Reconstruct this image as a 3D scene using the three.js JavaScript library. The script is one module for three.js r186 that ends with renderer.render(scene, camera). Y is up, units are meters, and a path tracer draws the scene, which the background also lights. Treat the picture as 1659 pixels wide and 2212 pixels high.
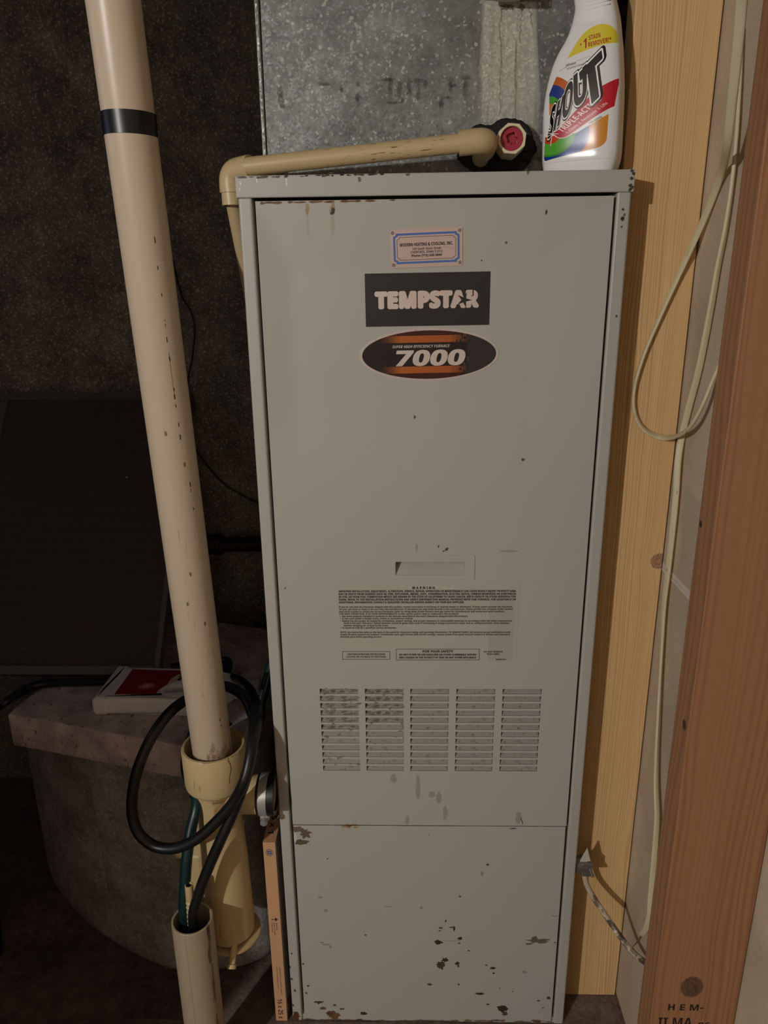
import * as THREE from 'three';
import { RoundedBoxGeometry } from 'three/addons/geometries/RoundedBoxGeometry.js';
import { mergeGeometries, toCreasedNormals as creasedNormals } from 'three/addons/utils/BufferGeometryUtils.js';
import { RectAreaLightUniformsLib } from 'three/addons/lights/RectAreaLightUniformsLib.js';
import { createNoise2D } from 'simplex-noise';

// ------------------------------------------------------------------ camera, light, exposure
const scene = new THREE.Scene();
scene.background = new THREE.Color(0x000000);
const FOCAL = 1575, IW = 1659, IH = 2212;
const D2R = Math.PI / 180;
const camera = new THREE.PerspectiveCamera(2 * Math.atan(IH / 2 / FOCAL) / D2R, IW / IH, 0.02, 30);
camera.position.set(-0.0401, 1.2812, 0.985);
camera.rotation.order = 'YXZ';
camera.rotation.set(-17.45 * D2R, 1.55 * D2R, -0.74 * D2R);
camera.updateMatrixWorld(true);
const renderer = new THREE.WebGLRenderer({ antialias: true });
renderer.toneMapping = THREE.LinearToneMapping;
renderer.toneMappingExposure = 1.0;
renderer.shadowMap.enabled = true;
RectAreaLightUniformsLib.init();
const BULB = new THREE.Vector3(-1.63, 1.78, 2.6);   // the bare bulb in the outer room, left of and behind the photographer
const FILL_WINDOW_POWER = 0.55;                              // dim cool fill from an added, unseen window on the left
const BULB_POWER = 11.8;

// ------------------------------------------------------------------ helpers
// the addon rounds positions to a centimetre, so work on an enlarged copy
function toCreasedNormals(g, a) { g.scale(1000, 1000, 1000); const q = creasedNormals(g, a); q.scale(0.001, 0.001, 0.001); return q; }
const V = (x, y, z) => new THREE.Vector3(x, y, z);
// a photo pixel met with a plane (x, y or z = value), in metres
function at(u, v, axis, value) {
  const d = V((u - IW / 2) / FOCAL, (IH / 2 - v) / FOCAL, -1).applyQuaternion(camera.quaternion);
  const t = (value - camera.position[axis]) / d[axis];
  return camera.position.clone().addScaledVector(d, t);
}
function rng(seed) { let a = seed >>> 0; return () => { a = (a + 0x6D2B79F5) >>> 0; let t = a; t = Math.imul(t ^ (t >>> 15), t | 1); t ^= t + Math.imul(t ^ (t >>> 7), t | 61); return ((t ^ (t >>> 14)) >>> 0) / 4294967296; }; }
const noise = createNoise2D(rng(11));
const fbm = (x, y, o = 4) => { let s = 0, a = 0.5; for (let i = 0; i < o; i++) { s += a * noise(x, y); x *= 2.03; y *= 2.03; a *= 0.5; } return s; };
const clamp = (x, a = 0, b = 1) => Math.min(b, Math.max(a, x));
const smooth = (a, b, x) => { const t = clamp((x - a) / (b - a)); return t * t * (3 - 2 * t); };
const names = {};
function numbered(n) { names[n] = (names[n] ?? -1) + 1; return names[n] ? `${n}_${String(names[n]).padStart(3, '0')}` : n; }
function mesh(name, geo, mat, parent) {
  const g = Array.isArray(geo) ? mergeGeometries(geo.map((q) => { const c = q.index ? q.toNonIndexed() : q.clone(); for (const k of Object.keys(c.attributes)) if (!['position', 'normal', 'uv'].includes(k)) c.deleteAttribute(k); if (!c.attributes.uv) c.setAttribute('uv', new THREE.BufferAttribute(new Float32Array(c.attributes.position.count * 2), 2)); return c; })) : geo;
  const m = new THREE.Mesh(g, mat);
  m.castShadow = m.receiveShadow = true;
  m.name = parent ? name : numbered(name);
  (parent ?? scene).add(m);
  return m;
}
function thing(name, label, category, pos = [0, 0, 0], group) {
  const o = new THREE.Group(); o.name = numbered(name); o.position.set(...pos); scene.add(o);
  o.userData = { label, category }; if (group) o.userData.group = group;
  return o;
}
function tag(o, label, category, group) { Object.assign(o.userData, { label, category }); if (group) o.userData.group = group; return o; }
function structure(o, label, category) { o.userData = { kind: 'structure', label, category }; return o; }
function structGroup(name, label, category) { const o = new THREE.Group(); o.name = numbered(name); scene.add(o); return structure(o, label, category); }
function box(x0, x1, y0, y1, z0, z1, r = 0) {
  const w = x1 - x0, h = y1 - y0, d = z1 - z0;
  const g = r ? new RoundedBoxGeometry(w, h, d, 2, r) : new THREE.BoxGeometry(w, h, d);
  g.translate((x0 + x1) / 2, (y0 + y1) / 2, (z0 + z1) / 2);
  return g;
}
// uv in metres from the face a point lies on
function metreUV(g, k = 1) {
  const q = g.index ? g.toNonIndexed() : g; const p = q.attributes.position, n = q.attributes.normal, uv = new Float32Array(p.count * 2);
  for (let i = 0; i < p.count; i++) {
    const ax = Math.abs(n.getX(i)), ay = Math.abs(n.getY(i)), az = Math.abs(n.getZ(i));
    let a, b;
    if (az >= ax && az >= ay) { a = p.getX(i); b = p.getY(i); } else if (ax >= ay) { a = p.getZ(i); b = p.getY(i); } else { a = p.getX(i); b = p.getZ(i); }
    uv[2 * i] = a * k; uv[2 * i + 1] = b * k;
  }
  q.setAttribute('uv', new THREE.BufferAttribute(uv, 2));
  return q;
}
// uv from x,y inside a rectangle
function planarUV(g, x0, y0, w, h) {
  const p = g.attributes.position, uv = new Float32Array(p.count * 2);
  for (let i = 0; i < p.count; i++) { uv[2 * i] = (p.getX(i) - x0) / w; uv[2 * i + 1] = (p.getY(i) - y0) / h; }
  g.setAttribute('uv', new THREE.BufferAttribute(uv, 2));
  return g;
}
function rod(a, b, r0, r1 = r0, seg = 28, open = false) {
  const d = b.clone().sub(a), g = new THREE.CylinderGeometry(r1, r0, d.length(), seg, 1, open);
  g.applyQuaternion(new THREE.Quaternion().setFromUnitVectors(V(0, 1, 0), d.clone().normalize()));
  const m = a.clone().add(b).multiplyScalar(0.5); g.translate(m.x, m.y, m.z);
  return g;
}
// a lathed profile [[r, t], ...] along the line from a in direction dir
function turned(profile, a, dir, seg = 40) {
  const g = new THREE.LatheGeometry(profile.map(([r, t]) => new THREE.Vector2(Math.max(r, 1e-5), t)), seg);
  g.applyQuaternion(new THREE.Quaternion().setFromUnitVectors(V(0, 1, 0), dir.clone().normalize()));
  g.translate(a.x, a.y, a.z);
  return toCreasedNormals(g, 0.6);
}
const tube = (pts, r, n = 120, seg = 14) => new THREE.TubeGeometry(new THREE.CatmullRomCurve3(pts, false, 'centripetal'), n, r, seg);
// a flat cable: elliptical section, width w and thickness t, turned by twist(s)
function flatCable(pts, w, t, twist, n = 160, seg = 14) {
  const c = new THREE.CatmullRomCurve3(pts, false, 'centripetal'), fr = c.computeFrenetFrames(n, false);
  const pos = [], idx = [];
  for (let i = 0; i <= n; i++) {
    const p = c.getPointAt(i / n), a = twist(i / n);
    for (let j = 0; j < seg; j++) {
      const th = j / seg * 2 * Math.PI, x = w / 2 * Math.sign(Math.cos(th)) * Math.abs(Math.cos(th)) ** 0.7, y = t / 2 * Math.sign(Math.sin(th)) * Math.abs(Math.sin(th)) ** 0.7;
      const xr = x * Math.cos(a) - y * Math.sin(a), yr = x * Math.sin(a) + y * Math.cos(a);
      const q = p.clone().addScaledVector(fr.normals[i], xr).addScaledVector(fr.binormals[i], yr);
      pos.push(q.x, q.y, q.z);
    }
  }
  for (let i = 0; i < n; i++) for (let j = 0; j < seg; j++) { const a = i * seg + j, b = i * seg + (j + 1) % seg; idx.push(a, a + seg, b, b, a + seg, b + seg); }
  for (let j = 1; j < seg - 1; j++) { idx.push(0, j, j + 1); const e = n * seg; idx.push(e, e + j + 1, e + j); }
  const g = new THREE.BufferGeometry(); g.setAttribute('position', new THREE.Float32BufferAttribute(pos, 3));
  const uv = []; for (let i = 0; i <= n; i++) for (let j = 0; j < seg; j++) uv.push(j / seg, i / n); g.setAttribute('uv', new THREE.Float32BufferAttribute(uv, 2));
  g.setIndex(idx); g.computeVertexNormals(); return g;
}
// rings (arrays of Vector3, same length) joined into a closed skin
function loft(rings) {
  const n = rings[0].length, pos = [], idx = [];
  for (const r of rings) for (const p of r) pos.push(p.x, p.y, p.z);
  for (let i = 0; i < rings.length - 1; i++) for (let j = 0; j < n; j++) { const a = i * n + j, b = i * n + (j + 1) % n; idx.push(a, b, a + n, b, b + n, a + n); }
  for (const [i, flip] of [[0, 1], [rings.length - 1, 0]]) {
    const c = rings[i].reduce((s, p) => s.add(p), V(0, 0, 0)).multiplyScalar(1 / n), k = pos.length / 3; pos.push(c.x, c.y, c.z);
    for (let j = 0; j < n; j++) { const a = i * n + j, b = i * n + (j + 1) % n; flip ? idx.push(k, b, a) : idx.push(k, a, b); }
  }
  const g = new THREE.BufferGeometry(); g.setAttribute('position', new THREE.Float32BufferAttribute(pos, 3)); g.setIndex(idx);
  g.setAttribute('uv', new THREE.Float32BufferAttribute(new Float32Array(pos.length / 3 * 2), 2));
  g.computeVertexNormals(); return toCreasedNormals(g, 0.7);
}
function extrude(shape, depth, bevel = 0, seg = 2, curve = 24) {
  return new THREE.ExtrudeGeometry(shape, { depth: depth - 2 * bevel, bevelEnabled: bevel > 0, bevelSize: bevel, bevelThickness: bevel, bevelOffset: -bevel, bevelSegments: seg, curveSegments: curve }).translate(0, 0, bevel);
}
function roundRect(x0, y0, x1, y1, r) {
  const s = new THREE.Shape(); s.moveTo(x0 + r, y0); s.lineTo(x1 - r, y0); s.absarc(x1 - r, y0 + r, r, -Math.PI / 2, 0); s.lineTo(x1, y1 - r); s.absarc(x1 - r, y1 - r, r, 0, Math.PI / 2);
  s.lineTo(x0 + r, y1); s.absarc(x0 + r, y1 - r, r, Math.PI / 2, Math.PI); s.lineTo(x0, y0 + r); s.absarc(x0 + r, y0 + r, r, Math.PI, 1.5 * Math.PI); return s;
}
function rectHole(x0, y0, x1, y1) { const p = new THREE.Path(); p.moveTo(x0, y0); p.lineTo(x0, y1); p.lineTo(x1, y1); p.lineTo(x1, y0); p.closePath(); return p; }

// ------------------------------------------------------------------ textures
function canvasTex(w, h, draw, srgb = true) {
  const c = document.createElement('canvas'); c.width = w; c.height = h; draw(c.getContext('2d'), w, h);
  const t = new THREE.CanvasTexture(c); if (srgb) t.colorSpace = THREE.SRGBColorSpace; t.wrapS = t.wrapT = THREE.RepeatWrapping; t.anisotropy = 8; return t;
}
function dataTex(w, h, f, srgb = true) {     // f(x, y) -> [r, g, b] 0..255
  const d = new Uint8Array(w * h * 4);
  for (let y = 0; y < h; y++) for (let x = 0; x < w; x++) { const c = f(x, y), i = 4 * (y * w + x); d[i] = clamp(c[0], 0, 255); d[i + 1] = clamp(c[1], 0, 255); d[i + 2] = clamp(c[2], 0, 255); d[i + 3] = 255; }
  const t = new THREE.DataTexture(d, w, h); if (srgb) t.colorSpace = THREE.SRGBColorSpace; t.magFilter = THREE.LinearFilter; t.minFilter = THREE.LinearFilter; t.wrapS = t.wrapT = THREE.RepeatWrapping; t.needsUpdate = true; return t;
}
const mat = (o) => new THREE.MeshStandardMaterial(o);
const phys = (o) => new THREE.MeshPhysicalMaterial(o);
// an irregular spot, flat in colour
function blob(c, x, y, rx, ry, col, seed, rough = 0.45) {
  const r = rng(seed), k = 22; c.fillStyle = col; c.beginPath();
  for (let i = 0; i < k; i++) { const a = i / k * 2 * Math.PI, s = 1 + rough * (fbm(seed * 1.7 + Math.cos(a) * 1.3, Math.sin(a) * 1.3 + seed, 3) * 1.1) + 0.15 * (r() - 0.5); c.lineTo(x + Math.cos(a) * rx * s, y + Math.sin(a) * ry * s); }
  c.closePath(); c.fill();
}
function scatter(c, x0, y0, x1, y1, n, r0, r1, cols, seed) { const r = rng(seed); for (let i = 0; i < n; i++) blob(c, x0 + r() * (x1 - x0), y0 + r() * (y1 - y0), r0 + r() * (r1 - r0), r0 + r() * (r1 - r0), cols[Math.floor(r() * cols.length)], seed * 31 + i, 0.7); }

// the narrow sides of a stud use the last part of its sheet, from u = 0.75 on
function woodTex(base, dark, light, seed, knots, freq, w = 512, h = 2048, W = 0.108, H = 2.2) {
  // W x H metres; knots [x, y, rx, ry, r, g, b]
  return dataTex(w, h, (px, py) => {
    let x = px / w * W, y = py / h * H, kk = null;
    for (const k of knots) {
      const dx = x - k[0], dy = y - k[1], d = Math.hypot(dx / (k[2] * 2.2), dy / (k[3] * 3.2));
      x += Math.sign(dx || 1) * -0.55 * k[2] * Math.exp(-d * d);
      const e = Math.hypot(dx / k[2], dy / k[3]) + 0.12 * fbm(px * 0.05, py * 0.02 + seed, 2);
      if (e < 1) kk = [k, e];
    }
    const warp = 0.012 * fbm(x * 9 + seed, y * 1.1, 3);
    const u = (x + warp) * freq;
    let ring = 0.5 + 0.5 * Math.sin(u * 2 * Math.PI + 2.2 * noise(u * 0.31 + seed, y * 0.25));
    ring = ring ** 2.2 * (0.55 + 0.45 * noise(u * 0.21, seed + y * 0.2));
    const fib = 0.5 + 0.5 * fbm(px * 0.6 + seed * 7, py * 0.012, 3);
    const broad = fbm(x * 22 + seed * 3, y * 0.7, 3);
    let c = [0, 1, 2].map((i) => base[i] + (dark[i] - base[i]) * clamp(0.85 * ring + 0.35 * fib - 0.1) + (light[i] - base[i]) * clamp(0.6 * broad));
    if (kk) { const [k, e] = kk, q = 0.9 + 0.1 * Math.sin(e * 13 + 5 * fbm(px * 0.03, py * 0.012 + 3, 3)) + 0.16 * fbm(px * 0.09, py * 0.03, 3); c = [k[4] * q, k[5] * q, k[6] * q]; const k2 = smooth(0.8, 1, e); c = c.map((v, i) => v + (base[i] * 0.9 - v) * k2 * 0.7); }
    return c;
  });
}
function concreteTex(base, amp, seed, size = 1024, speck = 0.5) {
  return dataTex(size, size, (x, y) => {
    const a = fbm(x / 260 + seed, y / 260, 4), b = fbm(x / 38 + seed * 2, y / 38, 3), g = fbm(x / 6, y / 6 + seed, 2);
    const s = smooth(0.18, 0.5, fbm(x / 15 + 40, y / 15 + seed, 3)) * speck;
    const v = 1 + amp * (0.8 * a + 0.5 * b + 0.35 * g) + s * 0.5;
    return base.map((k) => k * v);
  });
}
const fineBump = dataTex(512, 512, (x, y) => { const v = 128 + 90 * fbm(x / 7, y / 7, 4); return [v, v, v]; }, false);

// ------------------------------------------------------------------ materials
const PAINT = '#b1afa7';
const M = {
  paint: mat({ color: PAINT, roughness: 0.42 }),
  innerSheet: mat({ color: '#9a9890', roughness: 0.55, metalness: 0.3 }),
  pvc: mat({ color: '#cdbaa2', roughness: 0.38 }),
  cpvc: mat({ color: '#c2ac82', roughness: 0.4 }),
  cream: mat({ color: '#c4ad80', roughness: 0.42 }),
  blackTape: mat({ color: '#0d0c10', roughness: 0.35 }),
  blackRubber: mat({ color: '#0e0f0f', roughness: 0.45 }),
  blackHose: mat({ color: '#101112', roughness: 0.4 }),
  greenHose: mat({ color: '#0a2927', roughness: 0.38 }),
  mastic: mat({ color: '#0b0a09', roughness: 0.75 }),
  red: mat({ color: '#9c1f3a', roughness: 0.4 }),
  steel: mat({ color: '#b4b4b2', roughness: 0.35, metalness: 0.5 }),
  iron: mat({ color: '#2c221c', roughness: 0.65, metalness: 0.3 }),
  alu: mat({ color: '#6e6a66', roughness: 0.5, metalness: 0.4 }),
  white: mat({ color: '#e6e5e4', roughness: 0.35 }),
  copper: mat({ color: '#b98a57', roughness: 0.4, metalness: 0.8 }),
  nylon: mat({ color: '#cfc4a2', roughness: 0.5 }),
};

// ------------------------------------------------------------------ the place: floor, walls, ceiling
const XR = 0.356, ZB = -0.68, XL = -1.7, CEIL = 2.22;
const floorTex = concreteTex([94, 80, 70], 0.5, 3, 1024, 0.25); floorTex.repeat.set(0.9, 0.9);
const floorMat = mat({ map: floorTex, roughness: 0.8, bumpMap: fineBump, bumpScale: 0.002 });
structure(mesh('floor', metreUV(box(-3.3, 0.6, -0.1, 0, ZB - 0.2, 4.3)), floorMat), 'dark stained concrete basement floor', 'floor');
const wallTex = concreteTex([122, 116, 103], 0.38, 8, 1024, 1.1); wallTex.repeat.set(1.4, 1.4);
const wallMat = mat({ map: wallTex, roughness: 0.85, bumpMap: fineBump, bumpScale: 0.002 });
structure(mesh('wall_back', metreUV(box(-3.3, 0.6, 0, CEIL, ZB - 0.2, ZB)), wallMat), 'dark mottled concrete wall behind the furnace', 'wall');
const plain = mat({ color: '#a39c90', roughness: 0.9 });
structure(mesh('wall_left', box(-3.4, -3.3, 0, CEIL, ZB - 0.2, 4.3), plain), 'plain wall on the far left of the basement room', 'wall');
structure(mesh('wall_front', box(-3.4, 0.6, 0, CEIL, 4.2, 4.3), plain), 'plain wall behind the photographer', 'wall');
structure(mesh('ceiling', box(-3.4, 0.6, CEIL, CEIL + 0.1, ZB - 0.2, 4.3), mat({ color: '#6d5a46', roughness: 0.9 })), 'brown board ceiling of the basement', 'ceiling');
// unseen partition, added to shade the corner left of the vent pipe
const PART_X = -0.70;
structure(mesh('added_partition', [box(-3.3, PART_X, 0, CEIL, 0.55, 0.66), box(PART_X, XR, 2.1, CEIL, 0.55, 0.66)], plain), 'added unseen partition wall that shades the left corner', 'wall');
// side wall of the closet, with an unseen window added as cool fill
const WZ0 = -0.15, WZ1 = 0.4, WY0 = 1.35, WY1 = 1.8;
structure(mesh('wall_closet', [box(XL - 0.1, XL, 0, WY0, ZB, 0.55), box(XL - 0.1, XL, WY1, CEIL, ZB, 0.55), box(XL - 0.1, XL, WY0, WY1, ZB, WZ0), box(XL - 0.1, XL, WY0, WY1, WZ1, 0.55)].map((g) => metreUV(g)), wallMat), 'concrete side wall of the closet', 'wall');
{
  const w = structGroup('window_1', 'added unseen window giving cool fill from the closet side wall', 'window');
  mesh('fill_window_frame', [box(XL - 0.08, XL - 0.03, WY0, WY0 + 0.03, WZ0, WZ1), box(XL - 0.08, XL - 0.03, WY1 - 0.03, WY1, WZ0, WZ1), box(XL - 0.08, XL - 0.03, WY0, WY1, WZ0, WZ0 + 0.03), box(XL - 0.08, XL - 0.03, WY0, WY1, WZ1 - 0.03, WZ1)], plain, w);
  mesh('fill_pane', box(XL - 0.06, XL - 0.055, WY0 + 0.03, WY1 - 0.03, WZ0 + 0.03, WZ1 - 0.03), mat({ color: '#cfd2e6', emissive: '#c4c6f0', emissiveIntensity: 0.5, roughness: 0.5 }), w);
  const l = new THREE.RectAreaLight(new THREE.Color(0.86, 0.85, 1.0), FILL_WINDOW_POWER, WZ1 - WZ0 - 0.06, WY1 - WY0 - 0.06); l.position.set(XL - 0.05, (WY0 + WY1) / 2, (WZ0 + WZ1) / 2); l.lookAt(XL + 1, (WY0 + WY1) / 2, (WZ0 + WZ1) / 2); w.add(l);
}

// drywall on the right: two sheets and a white joint between them
const wr = structGroup('wall_right', 'grey paper-faced drywall behind the open studs', 'wall');
const paperTex = dataTex(512, 512, (x, y) => { const v = 1 + 0.1 * fbm(x / 120, y / 120, 3) + 0.05 * fbm(x / 5, y / 5, 2); return [186 * v, 170 * v, 148 * v]; });
const paper = mat({ map: paperTex, roughness: 0.9 });
mesh('drywall_sheet', metreUV(box(XR, XR + 0.012, 0.87, CEIL, ZB, 4.2)), paper, wr);
mesh('drywall_sheet', metreUV(box(XR, XR + 0.012, 0.004, 0.857, ZB, 4.2)), paper, wr);
const joint = mesh('joint_edge', [box(XR - 0.0012, XR + 0.012, 0.857, 0.862, ZB, 4.2, 0.0008), box(XR - 0.0005, XR + 0.012, 0.8625, 0.87, ZB, 4.2)], mat({ color: '#cfc4bb', roughness: 0.85 }), wr);
joint.userData.label = 'white gypsum joint between the two sheets';
mesh('backing', box(XR + 0.012, XR + 0.1, 0, CEIL, ZB, 4.2), plain, wr);

// ------------------------------------------------------------------ furnace
const FW = 0.245, FD = -0.62, FT = 1.41, FC = 1.3844, DX = 0.223, GAP = 0.433;
const furnace = thing('furnace', 'tall light grey metal furnace with louvered door and maker stickers', 'furnace');
mesh('cabinet', [box(-FW, -FW + 0.002, 0.01, FC + 0.02, FD, -0.012), box(FW - 0.002, FW, 0.01, FC + 0.02, FD, -0.012), box(-FW, FW, 0.01, FC + 0.02, FD - 0.002, FD), box(-FW, FW, FC + 0.004, FC + 0.018, FD, -0.004), box(-FW, FW, 0, 0.012, FD, -0.004)], M.paint, furnace);
mesh('inner_panel', [box(-FW + 0.003, FW - 0.003, 0.013, FC, -0.14, -0.138), box(-DX - 0.002, DX + 0.002, GAP - 0.06, GAP - 0.02, -0.1, -0.06)], M.innerSheet, furnace);

const mm = (u, v) => { const p = at(u, v, 'z', 0); return [p.x, p.y]; };
function panelTex(x0, y0, w, h, ppm, draw, base = PAINT) {
  return canvasTex(Math.round(w * ppm), Math.round(h * ppm), (c, W, H) => {
    c.fillStyle = base; c.fillRect(0, 0, W, H);
    const S = (u, v) => { const [x, y] = mm(u, v); return [(x - x0) * ppm, H - (y - y0) * ppm]; };
    draw(c, S, ppm, W, H);
  });
}
const RUST = ['#5d3a1c', '#6f4620', '#4a2d18'], GRIME = ['#3d332a', '#4d4236', '#2e2722'];
// posts
const postTex = panelTex(-FW, 0, 2 * FW, 1.4, 1400, (c, S) => {
  const d = (u, v, r, col, s) => { const [x, y] = S(u, v); blob(c, x, y, r, r * 1.2, col, s, 0.7); };
  [[1346, 452, 2], [1349, 464, 2], [1345, 472, 3], [1343, 490, 1.5], [1332, 683, 2], [626, 2090, 3], [630, 2115, 3], [637, 2140, 3], [622, 2170, 4], [633, 2172, 3], [640, 2190, 7], [632, 2203, 8], [630, 2060, 2], [1192, 2130, 2], [1196, 2040, 2], [616, 2030, 1.5]].forEach(([u, v, r], i) => d(u, v, r, GRIME[i % 3], 50 + i));
  [[640, 2198, 9], [634, 2208, 12], [1190, 2200, 5]].forEach(([u, v, r], i) => d(u, v, r, RUST[i % 3], 90 + i));
});
const postMat = mat({ map: postTex, roughness: 0.4 });
for (const s of [-1, 1]) {
  const a = s < 0 ? -FW : DX + 0.0042, b = s < 0 ? -DX - 0.0042 : FW;
  const g = mergeGeometries([box(a, b, 0.0, FC + 0.002, -0.03, 0, 0.0035), box(s < 0 ? a : b - 0.02, s < 0 ? a + 0.02 : b, 0.0, FC, -0.034, -0.024)].map((q) => q.index ? q.toNonIndexed() : q));
  mesh('corner_post', planarUV(g, -FW, 0, 2 * FW, 1.4), postMat, furnace);
}
// cap over the top
const capTex = panelTex(-0.25, 1.38, 0.5, 0.035, 3200, (c, S) => {
  const L = (u0, v0, u1, v1, w, col) => { const a = S(u0, v0), b = S(u1, v1); c.strokeStyle = col; c.lineWidth = w; c.beginPath(); c.moveTo(...a); c.lineTo(...b); c.stroke(); };
  const d = (u, v, rx, ry, col, s) => { const [x, y] = S(u, v); blob(c, x, y, rx, ry, col, s, 0.6); };
  L(520, 393, 521, 400, 5, '#e6e4dc'); L(555, 387, 556, 395, 4, '#e6e4dc'); L(619, 386, 620, 402, 4, '#e6e4dc'); L(518, 407, 519, 412, 4, '#ddd');
  d(881, 378, 9, 5, '#57514a', 1); d(777, 388, 7, 10, '#6c5c4a', 2); d(1140, 373, 5, 8, '#6b645b', 3);
  for (const [u, v] of [[1364, 370], [1368, 376], [1363, 386], [1360, 401], [1364, 405], [1360, 410]]) d(u, v, 7, 6, '#4a4039', u + v);
  const r = rng(5);
  for (let i = 0; i < 40; i++) { const u = 515 + r() ** 1.3 * 330; d(u, 383.5 - (u - 515) * 0.023 + r() * 2, 4 + r() * 9, 1.5 + r() * 3, GRIME[i % 3], 300 + i); }
  for (let i = 0; i < 34; i++) { const u = 555 + r() ** 1.4 * 400; d(u, 434.5 - (u - 545) * 0.022, 6 + r() * 16, 1.5 + r() * 2, RUST[i % 3], 400 + i); }
});
{
  const lip = extrude(roundRect(-0.2466, FC, 0.2466, FT, 0.0015), 0.006, 0.0015);
  lip.translate(0, 0, -0.003);
  mesh('top_cap', [planarUV(lip, -0.25, 1.38, 0.5, 0.035), planarUV(box(-0.2466, 0.2466, FT - 0.0015, FT - 0.0003, -0.09, 0), -0.25, 1.38, 0.5, 0.035), planarUV(box(-0.2466, -0.2454, FC, FT - 0.001, -0.3, 0), -0.25, 1.38, 0.5, 0.035), planarUV(box(0.2454, 0.2466, FC, FT - 0.001, -0.3, 0), -0.25, 1.38, 0.5, 0.035)], mat({ map: capTex, roughness: 0.42 }), furnace);
}
// upper door: dished sheet above, louvered sheet below, folded edges
const UD0 = GAP + 0.0022, UD1 = FC - 0.004, UDM = 0.98, DZ = 0.0015;
const upperTex = panelTex(-DX, UD0, 2 * DX, UD1 - UD0, 2000, (c, S) => {
  const d = (u, v, rx, ry, col, s, q = 0.6) => { const [x, y] = S(u, v); blob(c, x, y, rx, ry, col, s, q); };
  const r = rng(77);
  // rust along the top edge and its runs
  for (let i = 0; i < 30; i++) { const u = 565 + r() * 290; d(u, 438.5 - (u - 560) * 0.02 + r() * 1.5, 4 + r() * 10, 1 + r() * 2.2, RUST[i % 3], 20 + i); }
  for (const [u, v, h] of [[720, 445, 16], [716, 455, 9], [664, 452, 12]]) { c.globalAlpha = 0.55; d(u, v, 5, h, '#8a6a3c', u); c.globalAlpha = 0.22; d(u + 1, v + 28, 3, 38, '#8f7850', u + 7, 0.2); c.globalAlpha = 1; }
  d(720, 456, 4, 8, '#30251b', 3); d(716, 461, 3, 4, '#30251b', 4);
  [[896, 902, 2.5, 5], [1130, 993, 5, 4], [964, 1187, 4, 3], [958, 1190, 3, 2], [966, 1184, 4, 2], [1094, 524, 3, 3], [947, 1180, 2, 4], [616, 1270, 2.5, 2.5], [1041, 563, 2, 2], [985, 1238, 3, 2], [1180, 459, 3, 5]].forEach(([u, v, a, b], i) => d(u, v, a, b, i % 2 ? '#55504a' : '#3b362f', 110 + i));
  c.globalAlpha = 0.35; [[903, 1700, 7, 48], [850, 1680, 10, 18], [933, 1715, 10, 12], [948, 1722, 9, 22], [962, 1755, 8, 28], [1120, 1765, 9, 22], [880, 1770, 6, 18], [1100, 1190, 26, 4], [900, 1182, 4, 12]].forEach(([u, v, a, b], i) => d(u, v, a, b, '#67625b', 140 + i, 0.4)); c.globalAlpha = 1;
  { c.strokeStyle = '#4e463d'; c.lineWidth = 2.5; c.beginPath(); c.moveTo(...S(1124, 1766)); c.quadraticCurveTo(...S(1128, 1772), ...S(1129, 1779)); c.stroke(); }
  // grime round the louvers on the left
  for (let i = 0; i < 90; i++) { const k = r() < 0.5 ? 0 : 1, u = (k ? 795 : 700) + r() * 78, v = 1486 + r() ** 1.8 * 170; c.globalAlpha = 0.5; d(u, v, 2 + r() * 6, 1.5 + r() * 4, ['#5d4a36', '#4a3b2c', '#6d5a45'][i % 3], 500 + i, 0.8); }
  c.globalAlpha = 1;
  c.globalAlpha = 0.6; for (let i = 0; i < 10; i++) d(732 + r() * 38, 1782.5 - r() * 2, 3 + r() * 5, 2 + r() * 3, ['#8a5f28', '#6a4318', '#9a7138'][i % 3], 700 + i, 0.8);
});
const LX = [-0.169, -0.0995, -0.03, 0.0405, 0.111], LW = 0.059, LY = 0.688, LP = 0.01264, LH = 0.009;
const HX0 = -0.051, HX1 = 0.049, HY0 = 0.876, HY1 = 0.8965;
const DISH = 0.005;
function dish(x, y) {
  const t = (UD1 - y) / 0.082;
  return -DISH * clamp(Math.min((x + DX) / 0.036, (DX - x) / 0.09, t, 1)) * smooth(1.0, 1.15, y);
}
const upperMat = mat({ map: upperTex, roughness: 0.42 });
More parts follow.
